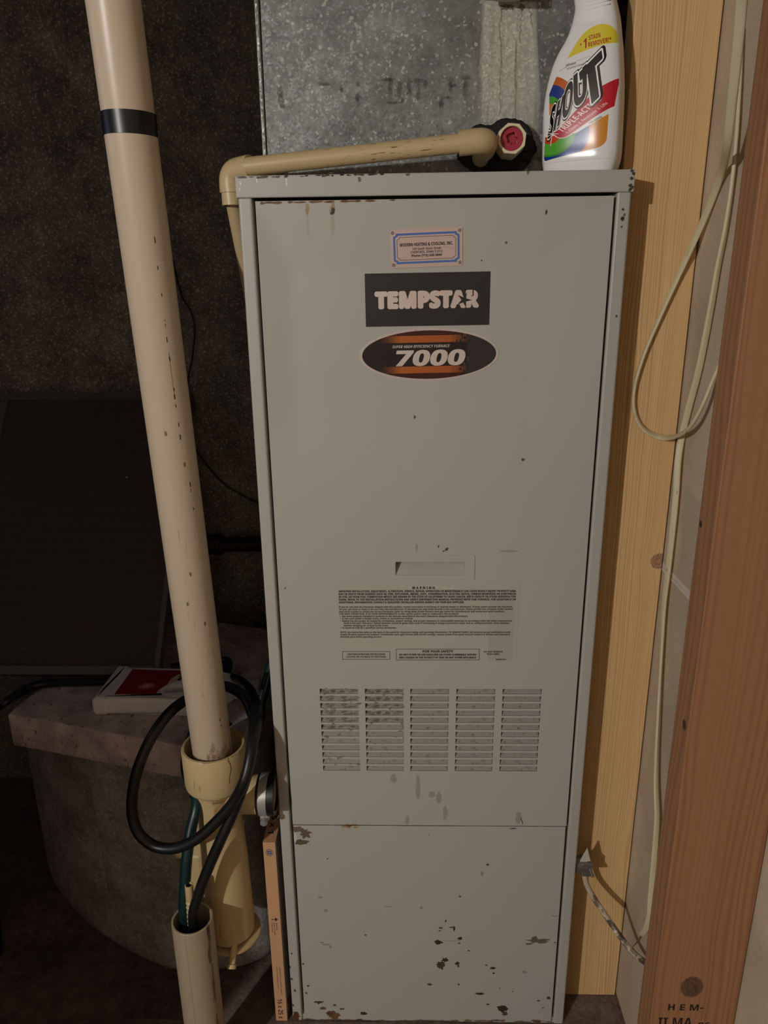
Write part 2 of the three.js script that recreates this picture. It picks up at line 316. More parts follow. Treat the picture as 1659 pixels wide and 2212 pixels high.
const upper = (() => {
  const nx = 56, ny = 48, g1 = new THREE.PlaneGeometry(2 * DX, UD1 - UDM, nx, ny); g1.translate(0, (UD1 + UDM) / 2, 0);
  const p = g1.attributes.position; for (let i = 0; i < p.count; i++) p.setZ(i, DZ + dish(p.getX(i), p.getY(i))); g1.computeVertexNormals();
  const sh = new THREE.Shape(); sh.moveTo(-DX, UD0); sh.lineTo(DX, UD0); sh.lineTo(DX, UDM); sh.lineTo(-DX, UDM); sh.closePath();
  for (const x of LX) for (let j = 0; j < 12; j++) sh.holes.push(rectHole(x, LY - j * LP - LH, x + LW, LY - j * LP));
  sh.holes.push(rectHole(HX0, HY0, HX1, HY1));
  const g2 = new THREE.ExtrudeGeometry(sh, { depth: 0.001, bevelEnabled: false }); g2.translate(0, 0, DZ - 0.001);
  const e = [box(-DX, -DX + 0.0012, UD0, UD1, -0.018, DZ - 0.0006), box(DX - 0.0012, DX, UD0, UD1, -0.018, DZ - 0.0006), box(-DX, DX, UD1 - 0.0012, UD1, -0.018, DZ - 0.0006), box(-DX, DX, UD0 + 0.001, UD0 + 0.0022, -0.006, DZ - 0.0006)];
  // rounded folds along the sides
  for (const s of [-1, 1]) e.push(rod(V(s * (DX - 0.0012), UD0, DZ - 0.0014), V(s * (DX - 0.0012), UD1, DZ - 0.0014), 0.0014, 0.0014, 12));
  const all = [g1, g2, ...e].map((q) => { const c = q.index ? q.toNonIndexed() : q; return planarUV(c, -DX, UD0, 2 * DX, UD1 - UD0); });
  return mesh('upper_door', all, upperMat, furnace);
})();
// louvers: each bent inward from the lower edge of its slot
const greyLouver = [0, 1, 2, 3, 4, 5, 6, 7].map((k) => mat({ roughness: 0.6, map: canvasTex(512, 96, (c, W, H) => { c.fillStyle = '#95938a'; c.fillRect(0, 0, W, H); const r = rng(900 + k), heavy = k < 3; for (let i = 0; i < (heavy ? 80 : 22); i++) { c.globalAlpha = (heavy ? 0.2 : 0.1) + 0.25 * r(); blob(c, r() * W, r() * H, 4 + r() * (heavy ? 40 : 16), 3 + r() * 12, ['#5f4c38', '#54442f', '#6f5c46', '#443526'][i % 4], 1000 * k + i, 0.8); } }) }));  // fin base is a darker grey than the door paint, with brown blobs
{
  const lg = new THREE.BoxGeometry(LW - 0.0006, 0.0128, 0.0008); lg.rotateX(-0.76); lg.translate(0, 0.0046, -0.0047);
  const pick = rng(4);
  LX.forEach((x, k) => { for (let j = 0; j < 12; j++) {
    const heavy = (k === 0 && j < 6) || (k === 1 && j < 5), m = greyLouver[heavy ? Math.floor(pick() * 3) : 3 + Math.floor(pick() * 5)];
    const f = mesh('louver', lg, m, upper); f.position.set(x + LW / 2, LY - j * LP - LH, DZ - 0.0012);
  } });
}
// pull handle: a pressed frame and a pocket sloping inward
{
  const fr = roundRect(-0.057, 0.868, 0.0635, 0.9065, 0.003); fr.holes.push(rectHole(HX0, HY0, HX1, HY1));
  mesh('handle_frame', planarUV(extrude(fr, 0.0014, 0.0004), -DX, UD0, 2 * DX, UD1 - UD0).translate(0, 0, DZ - 0.0002), upperMat, upper);
  const q = (pts) => { const g = new THREE.BufferGeometry(); g.setAttribute('position', new THREE.Float32BufferAttribute([0, 1, 2, 0, 2, 3].flatMap((i) => pts[i]), 3)); g.setAttribute('uv', new THREE.Float32BufferAttribute(new Array(12).fill(0), 2)); g.computeVertexNormals(); return g; };
  const zb = -0.02;
  mesh('handle_pocket', [q([[HX0, HY0, DZ], [HX1, HY0, DZ], [HX1 - 0.006, HY1 + 0.004, zb], [HX0, HY1 + 0.004, zb]]), q([[HX1, HY0, DZ], [HX1, HY1 + 0.004, DZ - 0.001], [HX1 - 0.006, HY1 + 0.004, zb], [HX1, HY0, DZ]]), q([[HX0, HY0, DZ], [HX0, HY1 + 0.004, zb], [HX0, HY1 + 0.004, DZ - 0.001], [HX0, HY0, DZ]])], mat({ color: PAINT, roughness: 0.45, side: THREE.DoubleSide }), upper);
}
// lower door with chipped paint
const LD0 = 0.003, LD1 = GAP - 0.0012;
const lowerTex = panelTex(-DX, LD0, 2 * DX, LD1 - LD0, 2200, (c, S, ppm, W, H) => {
  const d = (cx, cy, rx, ry, col, s, q = 0.6) => { const [x, y] = S(600 + cx / 2.514, 1740 + cy / 2.514); blob(c, x, y, rx * 0.75, ry * 0.75, col, s, q); };
  const B = '#3c3229', T = '#6f6453';
  d(105, 130, 26, 20, T, 1, 0.8); d(150, 150, 28, 28, '#66594a', 2, 0.9); d(130, 200, 34, 15, '#5f5446', 3); d(95, 175, 8, 30, '#cfc7b8', 4, 0.7);
  [[1140, 322, 7, 5], [990, 494, 6, 5], [477, 704, 5, 5], [912, 627, 4, 7], [885, 665, 10, 5], [880, 680, 7, 3], [958, 670, 5, 18], [945, 662, 14, 4], [872, 742, 20, 14], [988, 722, 12, 9], [985, 748, 6, 4], [1037, 789, 6, 4], [908, 838, 16, 13], [884, 868, 20, 26], [975, 857, 12, 11], [980, 872, 5, 8], [1132, 868, 6, 5], [1168, 884, 17, 7], [1172, 911, 6, 5], [825, 972, 12, 7], [982, 972, 6, 5], [1095, 1022, 26, 7], [1470, 1045, 10, 11], [1440, 1100, 5, 4], [1222, 1102, 26, 24], [1232, 1130, 14, 14], [465, 1130, 18, 12], [165, 980, 6, 6], [155, 1018, 6, 6], [138, 860, 5, 6], [1275, 1010, 5, 3], [1205, 992, 4, 3], [1415, 1060, 7, 5], [1505, 745, 4, 4], [270, 290, 4, 4], [820, 160, 3, 3], [1280, 125, 16, 3], [1140, 1080, 9, 5]].forEach(([a, b, x, y], i) => d(a, b, x, y, i % 3 === 1 ? '#4d4135' : B, 20 + i, 0.7));
  d(1412, 735, 54, 15, '#6a5f4f', 70, 0.9); d(1395, 722, 16, 14, '#6a5f4f', 71, 0.9); d(1365, 752, 18, 7, '#6a5f4f', 72, 0.9);
  [[300, 1140, 30, 26], [285, 1128, 20, 14], [225, 1068, 24, 10], [245, 1100, 16, 12], [350, 1105, 14, 6], [440, 1165, 20, 8], [310, 1085, 9, 7]].forEach(([a, b, x, y], i) => d(a, b, x, y, ['#71522f', '#5a442e', '#4d3b2b'][i % 3], 80 + i, 0.8));
  c.globalAlpha = 0.4; [[265, 755, 22, 5], [240, 745, 12, 4], [285, 768, 6, 10], [260, 570, 10, 10], [230, 500, 12, 6], [1340, 905, 14, 10], [600, 550, 22, 3], [1500, 600, 18, 4], [780, 555, 9, 9], [1110, 370, 8, 12], [940, 735, 50, 2]].forEach(([a, b, x, y], i) => d(a, b, x, y, '#5b554c', 130 + i, 0.7)); c.globalAlpha = 1;
  const r = rng(33);
  c.globalAlpha = 0.6; for (let i = 0; i < 12; i++) d(335 + r() * 105, 104 + r() ** 2 * 16, 5 + r() * 8, 2 + r() * 6, ['#8a5f28', '#6a4318', '#a07a3e'][i % 3], 170 + i, 0.8);
  for (let i = 0; i < 70; i++) { c.globalAlpha = 0.75; const a = 140 + (r() ** 1.3) * 1330; d(a, 1176 - r() * 9 + (a < 400 ? -8 * r() : 0), 10 + r() * 30, 3 + r() * 5, ['#5d4730', '#4a3b2b', '#705638'][i % 3], 200 + i, 0.8); } c.globalAlpha = 1;
});
const lowerDoor = (() => {
  const f = extrude(roundRect(-DX, LD0, DX, LD1, 0.0012), 0.0026, 0.001); f.translate(0, 0, -0.0026);
  return mesh('lower_door', [f, box(-DX + 0.0004, -DX + 0.0016, LD0 + 0.001, LD1 - 0.001, -0.018, -0.001), box(DX - 0.0016, DX - 0.0004, LD0 + 0.001, LD1 - 0.001, -0.018, -0.001)].map((g) => planarUV(g.index ? g.toNonIndexed() : g, -DX, LD0, 2 * DX, LD1 - LD0)), mat({ map: lowerTex, roughness: 0.45 }), furnace);
})();

// stickers on the upper door
function sticker(name, shape, thick, tex, x0, y0, w, h, mo, x, y, z, rot, label) {
  const g = extrude(shape, thick, 0, 1, 48); planarUV(g, x0, y0, w, h);
  const m = mesh(name, g, mat({ map: tex, ...mo }), upper); m.position.set(x, y, z); m.rotation.z = rot; m.userData.label = label; return m;
}
const SZ = DZ - DISH + 0.0001;
function fit(c, text, x, y, width, px, weight = 'bold', stretch = true) { // text of a given width, centred on x
  c.font = `${weight} ${px}px sans-serif`; const w = c.measureText(text).width; c.save(); c.translate(x, y); if (stretch) c.scale(width / w, 1); c.textAlign = 'center'; c.fillText(text, 0, 0); c.strokeStyle = c.fillStyle; c.lineWidth = 2; c.strokeText(text, 0, 0); c.restore();
}
{ // installer plate
  const w = 0.0915, h = 0.0465, K = 10000, W = w * K, H = h * K;
  const draw = (metal) => (c) => {
    c.fillStyle = metal ? '#c0c0c0' : '#d2c6c0'; c.fillRect(0, 0, W, H);
    const blue = metal ? '#101010' : '#4d73b4', ink = metal ? '#101010' : '#1d1a20';
    const oct = (x, y, ww, hh, k) => { c.beginPath(); c.moveTo(x + k, y); c.lineTo(x + ww - k, y); c.lineTo(x + ww - k, y + k * 0.5); c.lineTo(x + ww, y + k * 0.5 + k * 0.5); c.lineTo(x + ww, y + hh - k); c.lineTo(x + ww - k, y + hh - k * 0.5); c.lineTo(x + ww - k, y + hh); c.lineTo(x + k, y + hh); c.lineTo(x + k, y + hh - k * 0.5); c.lineTo(x, y + hh - k); c.lineTo(x, y + k); c.lineTo(x + k, y + k * 0.5); c.closePath(); c.stroke(); };
    c.strokeStyle = blue; c.lineWidth = 26; oct(50, 62, W - 100, H - 124, 34);
    c.strokeStyle = ink; c.lineWidth = 5; oct(86, 96, W - 172, H - 192, 30);
    c.fillStyle = ink;
    fit(c, 'MODERN HEATING & COOLING, INC.', W / 2, 205, W - 240, 52);
    fit(c, '109 South Sioux Street', W / 2, 252, 370, 38, ''); fit(c, 'CHEROKEE, IOWA 51012', W / 2, 292, 410, 38, ''); fit(c, 'Phone (712) 225-3844', W / 2, 334, 390, 38);
    for (const [x, y] of [[34, 40], [W - 34, 40], [34, H - 40], [W - 34, H - 40]]) { c.strokeStyle = ink; c.lineWidth = 6; c.beginPath(); c.arc(x, y, 17, 0, 7); c.moveTo(x - 9, y); c.lineTo(x + 9, y); c.moveTo(x, y - 9); c.lineTo(x, y + 9); c.stroke(); }
    if (!metal) { c.strokeStyle = '#8a7f78'; c.lineWidth = 2; c.beginPath(); c.moveTo(690, 230); c.quadraticCurveTo(760, 245, 910, 262); c.stroke(); c.fillStyle = '#e9e2dc'; c.fillRect(108, 310, 30, 16); }
  };
  sticker('installer_plate', roundRect(0, 0, w, h, 0.003), 0.0007, canvasTex(W, H, draw(0)), 0, 0, w, h, { metalness: 0.75, roughness: 0.28, metalnessMap: canvasTex(W, H, draw(1), false) }, -0.0535, 1.2985, SZ + 0.0002, 1.6 * D2R, 'silver installer plate with blue border and address').rotation.x = 0.0615;
}
{ // name badge
  const w = 0.1615, h = 0.0665, K = 6000, W = w * K, H = h * K;
  const draw = (metal) => (c) => {
    c.fillStyle = metal ? '#000' : '#222324'; c.fillRect(0, 0, W, H);
    if (!metal) { const r = rng(6); for (let i = 0; i < 2600; i++) { c.fillStyle = r() < 0.5 ? '#262728' : '#1f2021'; c.fillRect(r() * W, r() * H, 3, 3); } }
    c.save(); c.fillStyle = c.strokeStyle = metal ? '#ddd' : '#d9d2cd'; c.font = 'bold 150px sans-serif'; c.lineWidth = 19; c.lineJoin = 'bevel'; c.textBaseline = 'alphabetic';
    const tw = c.measureText('TEMPSTAR').width; c.translate(80, 258); c.scale((W - 170) / tw, 1.06); c.fillText('TEMPSTAR', 0, 0); c.strokeText('TEMPSTAR', 0, 0); c.restore();
    // the star cut through the last two letters
    c.fillStyle = metal ? '#000' : '#222324'; c.beginPath(); const sx = 770, sy = 208;
    for (let i = 0; i < 10; i++) { const a = -Math.PI / 2 + 0.35 + i * Math.PI / 5, rr = i % 2 ? 20 : 62; c.lineTo(sx + Math.cos(a) * rr, sy + Math.sin(a) * rr); } c.closePath(); c.fill();
    c.fillRect(835, 120, 9, 60);
    c.clearRect;
  };
  sticker('name_badge', roundRect(0, 0, w, h, 0.0006), 0.0008, canvasTex(W, H, draw(0)), 0, 0, w, h, { roughness: 0.33, metalness: 0.8, metalnessMap: canvasTex(W, H, draw(1), false) }, -0.0875, 1.2262, SZ, 0.3 * D2R, 'black rectangular name badge with silver block letters');
}
{ // oval model badge
  const w = 0.185, h = 0.0695, K = 6000, W = w * K, H = h * K;
  const draw = (metal) => (c) => {
    c.fillStyle = metal ? '#bbb' : '#cfc8c2'; c.fillRect(0, 0, W, H);
    if (!metal) scatter(c, 0, 0, W, H, 26, 4, 12, ['#a8a198', '#b9b1a8'], 8);
    c.save(); c.beginPath(); c.ellipse(W / 2, H / 2, W / 2 - 22, H / 2 - 19, 0, 0, 7); c.clip();
    c.fillStyle = metal ? '#000' : '#17110f'; c.fillRect(0, 0, W, H);
    if (!metal) {
      for (const [y0, y1, dir] of [[58, 112, 0], [298, 352, 1]]) {
        const g = c.createLinearGradient(150, 0, W - 150, 0); g.addColorStop(0, 'rgba(176,94,38,0)'); g.addColorStop(0.22, 'rgba(176,94,38,1)'); g.addColorStop(0.7, 'rgba(168,88,38,1)'); g.addColorStop(1, 'rgba(168,88,38,0)');
        c.fillStyle = g; c.fillRect(120, y0, W - 270, y1 - y0);
        c.fillStyle = '#3c1310'; c.fillRect(260, dir ? 352 : 12, W - 560, dir ? 50 : 46);
      }
      c.fillStyle = '#2a2729'; c.beginPath(); c.moveTo(850, 40); c.lineTo(1080, 100); c.lineTo(1085, 330); c.lineTo(840, 360); c.lineTo(865, 220); c.closePath(); c.fill();
      scatter(c, 770, 40, 880, 370, 60, 3, 13, ['#0e0b0b', '#57452c', '#191415', '#0e0b0b'], 21);
    }
    c.fillStyle = metal ? '#ddd' : '#dcd9d4'; c.save(); c.translate(272, 290); c.transform(1, 0, -0.22, 1, 0, 0); c.font = 'bold 150px sans-serif'; c.lineWidth = 7; c.strokeStyle = c.fillStyle; c.scale(560 / c.measureText('7000').width, 1.08); c.fillText('7000', 0, 0); c.strokeText('7000', 0, 0); c.restore();
    c.save(); c.translate(262, 152); c.transform(1, 0, -0.2, 1, 0, 0); c.font = 'bold 30px sans-serif'; c.scale(455 / c.measureText('SUPER HIGH EFFICIENCY FURNACE').width, 1); c.fillText('SUPER HIGH EFFICIENCY FURNACE', 0, 0); c.restore();
    c.restore();
  };
  const s = new THREE.Shape(); s.absellipse(w / 2, h / 2, w / 2, h / 2, 0, Math.PI * 2);
  sticker('model_badge', s, 0.0006, canvasTex(W, H, draw(0)), 0, 0, w, h, { roughness: 0.3, metalness: 0.7, metalnessMap: canvasTex(W, H, draw(1), false) }, -0.0965, 1.1535, SZ, 0.6 * D2R, 'black oval badge with orange bars reading 7000');
}
{ // printed warning label
  const w = 0.266, h = 0.128, K = 7000, W = w * K, H = h * K;
  const tex = canvasTex(W, H, (c) => {
    c.fillStyle = '#b1ada3'; c.fillRect(0, 0, W, H);
    c.fillStyle = '#a9a69c'; c.fillRect(W * 0.84, H * 0.2, W * 0.14, H * 0.78); c.fillStyle = '#bdb9ae'; for (let i = 0; i < 12; i++) blob(c, W * (0.36 + 0.035 * (i % 7)) + i * 22, 22 + (i % 3) * 12, 26, 9, '#bfbbb0', 40 + i, 0.7);
    c.fillStyle = '#24211d'; c.textAlign = 'left';
    const line = (t, x, y, wd, px, wt = 'bold') => { c.font = `${wt} ${px}px sans-serif`; const q = c.measureText(t).width; c.save(); c.translate(x, y); c.scale(wd / q, 1); c.fillText(t, 0, 0); c.strokeStyle = '#24211d'; c.lineWidth = px > 27 ? 2.2 : 1.2; c.strokeText(t, 0, 0); c.restore(); };
    line('W A R N I N G', 768, 54, 236, 38);
    const X = 14, WD = W - 44; let y = 88;
    ['IMPROPER INSTALLATION, ADJUSTMENT, ALTERATION, SERVICE, REPAIR, OPERATION OR MAINTENANCE CAN CAUSE BODILY INJURY PROPERTY DAM-', 'AGE OR DEATH FROM HAZARDS SUCH AS: FIRE, EXPLOSION, SMOKE, SOOT, CONDENSATION, ELECTRIC SHOCK, CARBON MONOXIDE OR SUBSTANCES', 'IN FUEL OR FROM FUEL COMBUSTION WHICH ARE KNOWN BY THE STATE OF CALIFORNIA TO CAUSE CANCER, BIRTH DEFECTS OR OTHER REPRODUCTIVE', "HARM. REFER TO THE INSTALLATION INSTRUCTIONS AND USER'S INFORMATION MANUAL PROVIDED WITH THIS FURNACE. FOR ASSISTANCE OR"].forEach((t) => { line(t, X, y, WD, 28); y += 31; });
    line('ADDITIONAL INFORMATION CONSULT A QUALIFIED INSTALLER SERVICE AGENCY OR YOUR GAS SUPPLIER.', X, y, WD * 0.71, 28); y += 50;
    for (const [t, k, wt, ind] of [['If you do not have the literature shipped with the product, contact your place of purchase or nearest dealer or distributor. If they cannot provide the literature,', 0.985, '', 0], ['for you, ask them to obtain it for you from the manufacturer. If necessary you may write directly to the manufacturer. Please provide the complete model number', 0.985, '', 0], ['and serial number to obtain the correct literature. Refer to rating plate (inside furnace near gas valve) for manufacturer and model and serial numbers.', 0.94, '', 0], ['FOR SAFE OPERATION, IT IS YOUR RESPONSIBILITY as the owner and/or user to make sure this product:', 0.68, 'bold', 0], ["•  Has been properly installed to perform in the manner described in the user's literature shipped with this product.", 0.73, '', 6], ['•  Is not used inside a mobile home, trailer or recreational vehicle.', 0.42, '', 6], ['•  Always has the proper air supply for combustion, proper venting, and proper clearance to combustible materials in accordance with the safety requirement', 0.98, '', 6], ["listed in the user's literature. Special attention should be given these items if remodeling or energy conservation steps, such as, adding insulation, storm windows,", 0.955, '', 42], ['weather stripping etc. is done to the home.', 0.265, '', 42], ['•  Is repaired only by a qualified service technician.', 0.325, '', 6]]) { line(t, X + ind, y, WD * k - ind * 0.3, 25, wt || 'bold'); y += 26.5; }
    y += 24;
    for (const [t, k] of [['NOTE: See instruction label on the back of this panel for important safety and operating information. TO REMOVE PANEL: All furnaces except combination units', 0.975], ['simply lift panel upward and outward. Combination units (gas furnace with electric cooling), remove screws from panel and pull outward at bottom and downward.', 0.975], ['Reinstall panel before operating furnace.', 0.24]]) { line(t, X + 4, y, WD * k, 25); y += 26.5; }
    c.strokeStyle = '#24211d'; c.lineWidth = 5; c.strokeRect(34, H - 128, 500, 92); c.strokeRect(602, H - 158, 872, 128);
    line('LIGHTING/OPERATING INSTRUCTIONS', 84, H - 88, 400, 27); line('LOCATED ON THE BACK OF THIS PANEL', 72, H - 58, 424, 27);
    line('FOR YOUR SAFETY', 878, H - 118, 320, 36); line('DO NOT STORE OR USE GASOLINE OR OTHER FLAMMABLE VAPORS', 632, H - 82, 812, 28); line('AND LIQUIDS IN THE VICINITY OF THIS OR ANY OTHER APPLIANCE', 630, H - 48, 814, 28);
    line('DO NOT REMOVE', 1520, H - 118, 200, 27); line('THIS LABEL', 1550, H - 90, 138, 27); line('1002812-A', 1645, H - 30, 112, 22);
  });
  sticker('warning_label', roundRect(0, 0, w, h, 0.0005), 0.0003, tex, 0, 0, w, h, { roughness: 0.5 }, -0.137, 0.7335, DZ, 0, 'grey printed safety label with small black text');
}
// cable clamp on the right side of the cabinet
{
  const c = at(1262, 1866, 'z', -0.02);
  const cl = mesh('cable_clamp', [rod(V(FW, c.y, -0.02), V(FW + 0.022, c.y, -0.02), 0.013, 0.013, 20), rod(V(FW + 0.002, c.y, -0.02), V(FW + 0.006, c.y, -0.02), 0.0145, 0.0145, 8), box(FW + 0.012, FW + 0.03, c.y - 0.016, c.y + 0.01, -0.032, -0.008, 0.002), rod(V(FW + 0.024, c.y + 0.004, -0.012), V(FW + 0.03, c.y - 0.012, -0.004), 0.0028, 0.0028, 10)], mat({ color: '#8b8a84', roughness: 0.4, metalness: 0.7 }), furnace);
  const tri = new THREE.Shape(); tri.moveTo(-0.009, 0); tri.lineTo(0.01, 0.004); tri.lineTo(0.003, 0.03); tri.closePath();
  const tb = extrude(tri, 0.003, 0.0008); tb.translate(FW + 0.017, c.y + 0.008, -0.016);
  mesh('tab', tb, mat({ color: '#c4bdb0', roughness: 0.6 }), cl).userData.label = 'pale pointed tab on the clamp';
}

// ------------------------------------------------------------------ galvanised duct above the furnace
const DUZ = -0.09, DU0 = -0.2185, DU1 = 0.212, DUH = 0.42, DUK = 3400;
const cellPts = []; { const r = rng(19); for (let i = 0; i < 5200; i++) cellPts.push([r(), r(), r(), r()]); }
const cellGrid = {}; const CG = 64; cellPts.forEach((p, i) => { const k = `${Math.floor(p[0] * CG)},${Math.floor(p[1] * CG)}`; (cellGrid[k] ??= []).push(i); });
function spangle(u, v) { // nearest crystal, tiling
  let best = 9, id = 0; const gx = Math.floor(u * CG), gy = Math.floor(v * CG);
  for (let a = -1; a <= 1; a++) for (let b = -1; b <= 1; b++) for (const i of cellGrid[`${(gx + a + CG) % CG},${(gy + b + CG) % CG}`] ?? []) {
    let dx = Math.abs(cellPts[i][0] - u), dy = Math.abs(cellPts[i][1] - v); dx = Math.min(dx, 1 - dx); dy = Math.min(dy, 1 - dy); const d = dx * dx + dy * dy; if (d < best) { best = d; id = i; }
  }
  return cellPts[id];
}
const spNormal = dataTex(1024, 1024, (x, y) => { const p = spangle(x / 1024, y / 1024), a = 0.5, n = 0.12 * fbm(x / 9, y / 9, 2); const nx = a * (p[2] - 0.5) * (p[2] - 0.5 > 0 ? 1 : 1) + n, ny = a * (p[3] - 0.5) + n; const l = Math.hypot(nx, ny, 1); return [128 + 127 * nx / l, 128 + 127 * ny / l, 128 + 127 / l]; }, false);
spNormal.repeat.set(1 / 0.2, 1 / 0.2);
const ductTex = canvasTex(Math.round((DU1 - DU0) * DUK), Math.round(DUH * DUK), (c, W, H) => {
  const id = c.createImageData(W, H), y0 = FT;
  for (let y = 0; y < H; y++) for (let x = 0; x < W; x++) {
    const mx = x / DUK, my = (H - y) / DUK, p = spangle((mx / 0.2) % 1, (my / 0.2) % 1);
    const t = p[2] * 0.6 + p[3] * 0.4, v = 0.74 + 0.34 * t * t + 0.13 * fbm(mx * 34, my * 34, 3) + 0.1 * fbm(mx * 6, my * 7, 3) + (p[2] > 0.95 ? 0.3 : 0);
    const i = 4 * (y * W + x); id.data[i] = clamp(148 * v, 0, 255); id.data[i + 1] = clamp(151 * v, 0, 255); id.data[i + 2] = clamp(147 * v, 0, 255); id.data[i + 3] = 255;
  }
  c.putImageData(id, 0, 0);
  const S = (u, v) => { const p = at(u, v, 'z', DUZ); return [(p.x - DU0) * DUK, H - (p.y - y0) * DUK]; };
  // faded stencil letters
  c.save(); c.globalAlpha = 0.17; c.fillStyle = '#2d2e2c'; const r = rng(2);
  for (const [u, v, w, h] of [[825, 170, 26, 10], [838, 172, 10, 46], [858, 176, 10, 40], [880, 172, 10, 44], [893, 172, 22, 9], [898, 185, 9, 32], [915, 172, 9, 20], [968, 168, 9, 34], [976, 182, 10, 9], [996, 165, 20, 8], [1000, 172, 9, 42], [948, 205, 10, 32], [958, 208, 18, 8], [770, 178, 10, 12], [768, 200, 10, 30], [690, 180, 24, 7], [600, 190, 14, 42], [606, 224, 12, 12], [735, 186, 8, 16], [866, 208, 8, 18], [838, 220, 26, 8]]) { const a = S(u, v), b = S(u + w, v + h); for (let i = 0; i < 5; i++) blob(c, a[0] + (b[0] - a[0]) * (0.5 + 0.3 * (r() - 0.5)), a[1] + (b[1] - a[1]) * (0.2 + 0.6 * r()), Math.abs(b[0] - a[0]) * 0.52, Math.abs(b[1] - a[1]) * 0.3, '#2d2e2c', u + i, 0.5); }
  c.restore();
  // limescale that ran down from the fitting above
  c.save(); const rr = rng(14);
  for (let i = 0; i < 170; i++) {
    const k = rr() ** 0.8, e = (rr() - 0.5) * 2, top = S(1102 + e * 52, 2), bot = S(1102 + e * 64, 150 + k * 190), w = 4 + rr() * 18;
    c.globalAlpha = 0.16 + 0.16 * rr(); c.fillStyle = ['#c9cabd', '#bfc2b6', '#d3d2c4', '#a9ab9d'][i % 4]; c.beginPath(); c.moveTo(top[0] - w, top[1]); c.lineTo(top[0] + w, top[1]);
    for (let q = 1; q <= 6; q++) { const f = q / 6; c.lineTo(top[0] + (bot[0] - top[0]) * f + w * (1 - 0.5 * f) + 6 * noise(i, q), top[1] + (bot[1] - top[1]) * f); }
    for (let q = 6; q >= 1; q--) { const f = q / 6; c.lineTo(top[0] + (bot[0] - top[0]) * f - w * (1 - 0.5 * f) + 6 * noise(i + 9, q), top[1] + (bot[1] - top[1]) * f); }
    c.closePath(); c.fill();
  }
  c.globalAlpha = 0.5; c.strokeStyle = '#75705f'; for (const [u0, v0, u1, v1, w] of [[1082, 12, 1080, 250, 6], [1145, 14, 1152, 60, 6], [1128, 14, 1124, 90, 4]]) { c.lineWidth = w; const a = S(u0, v0), b = S(u1, v1); c.beginPath(); c.moveTo(...a); for (let q = 1; q <= 12; q++) c.lineTo(a[0] + (b[0] - a[0]) * q / 12 + 7 * noise(q * 0.7, u0), a[1] + (b[1] - a[1]) * q / 12); c.stroke(); }
  for (const [u, v, h] of [[1114, 140, 60], [1114, 210, 40]]) { c.globalAlpha = 0.5; const a = S(u, v); blob(c, a[0], a[1], 5, h * 1.6, '#8c7346', v, 0.3); }
  for (const u of [1092, 1104, 1128]) { c.globalAlpha = 0.7; const a = S(u, 14); blob(c, a[0], a[1], 16, 12, '#5c4a33', u, 0.6); }
  for (let i = 0; i < 40; i++) { c.globalAlpha = 0.3; const a = S(1130 + rr() * 42, 300 + rr() * 70); blob(c, a[0], a[1], 5 + rr() * 14, 5 + rr() * 16, ['#b7b7a6', '#a39d86', '#c6c5b7'][i % 3], 600 + i, 0.7); }
  c.restore();
});
const galv = mat({ color: '#85877f', metalness: 0.55, roughness: 0.42, normalMap: spNormal, normalScale: new THREE.Vector2(0.55, 0.55) });
const duct = thing('supply_duct', 'galvanised sheet metal duct rising above the furnace', 'duct', [0, 0, 0]);
{ // front sheet with a cross break pressed into it
  const y0 = FT, y1 = FT + DUH, nx = 72, ny = 70, g = new THREE.PlaneGeometry(DU1 - DU0, DUH, nx, ny); g.translate((DU0 + DU1) / 2, (y0 + y1) / 2, 0);
  const A = at(938, 15, 'z', DUZ), B = at(1036, 140, 'z', DUZ), n1 = V(B.y - A.y, -(B.x - A.x), 0).normalize(), C = at(725, 255, 'z', DUZ), D = at(930, 28, 'z', DUZ), n2 = V(D.y - C.y, -(D.x - C.x), 0).normalize();
  const p = g.attributes.position;
  for (let i = 0; i < p.count; i++) { const x = p.getX(i), y = p.getY(i), d1 = (x - A.x) * n1.x + (y - A.y) * n1.y, d2 = (x - C.x) * n2.x + (y - C.y) * n2.y; p.setZ(i, DUZ + 0.006 - 0.075 * Math.max(0, -d1 * (n1.x > 0 ? -1 : 1)) * 1.0 - 0.03 * Math.abs(d2)); }
  g.computeVertexNormals();
  const m = mesh('front_sheet', planarUV(g.toNonIndexed(), DU0, y0, DU1 - DU0, DUH), mat({ map: ductTex, metalness: 0.35, roughness: 0.5, normalMap: spNormal.clone(), normalScale: new THREE.Vector2(0.6, 0.6) }), duct);
  m.material.normalMap.repeat.set((DU1 - DU0) / 0.2, DUH / 0.2); m.material.normalMap.needsUpdate = true;
  m.userData.label = 'spangled front sheet with limescale streaks and faded stencil';
  mesh('side_sheet', [metreUV(box(DU0, DU0 + 0.002, y0, CEIL, FD + 0.05, DUZ - 0.02)), metreUV(box(DU1 - 0.002, DU1, y0, CEIL, FD + 0.05, DUZ - 0.02)), metreUV(box(DU0, DU1, y0, CEIL, FD + 0.048, FD + 0.05)), metreUV(box(DU0, DU1, y1, CEIL, DUZ - 0.014, DUZ - 0.012)), metreUV(box(DU0, DU1, y0, CEIL, DUZ - 0.05, DUZ - 0.035))], galv, duct);
  const seam = mesh('corner_seam', metreUV(box(DU0 - 0.007, DU0 - 0.001, y0, CEIL, DUZ - 0.03, DUZ + 0.006, 0.002)), galv, duct); seam.userData.label = 'folded bright seam along the left corner';
}

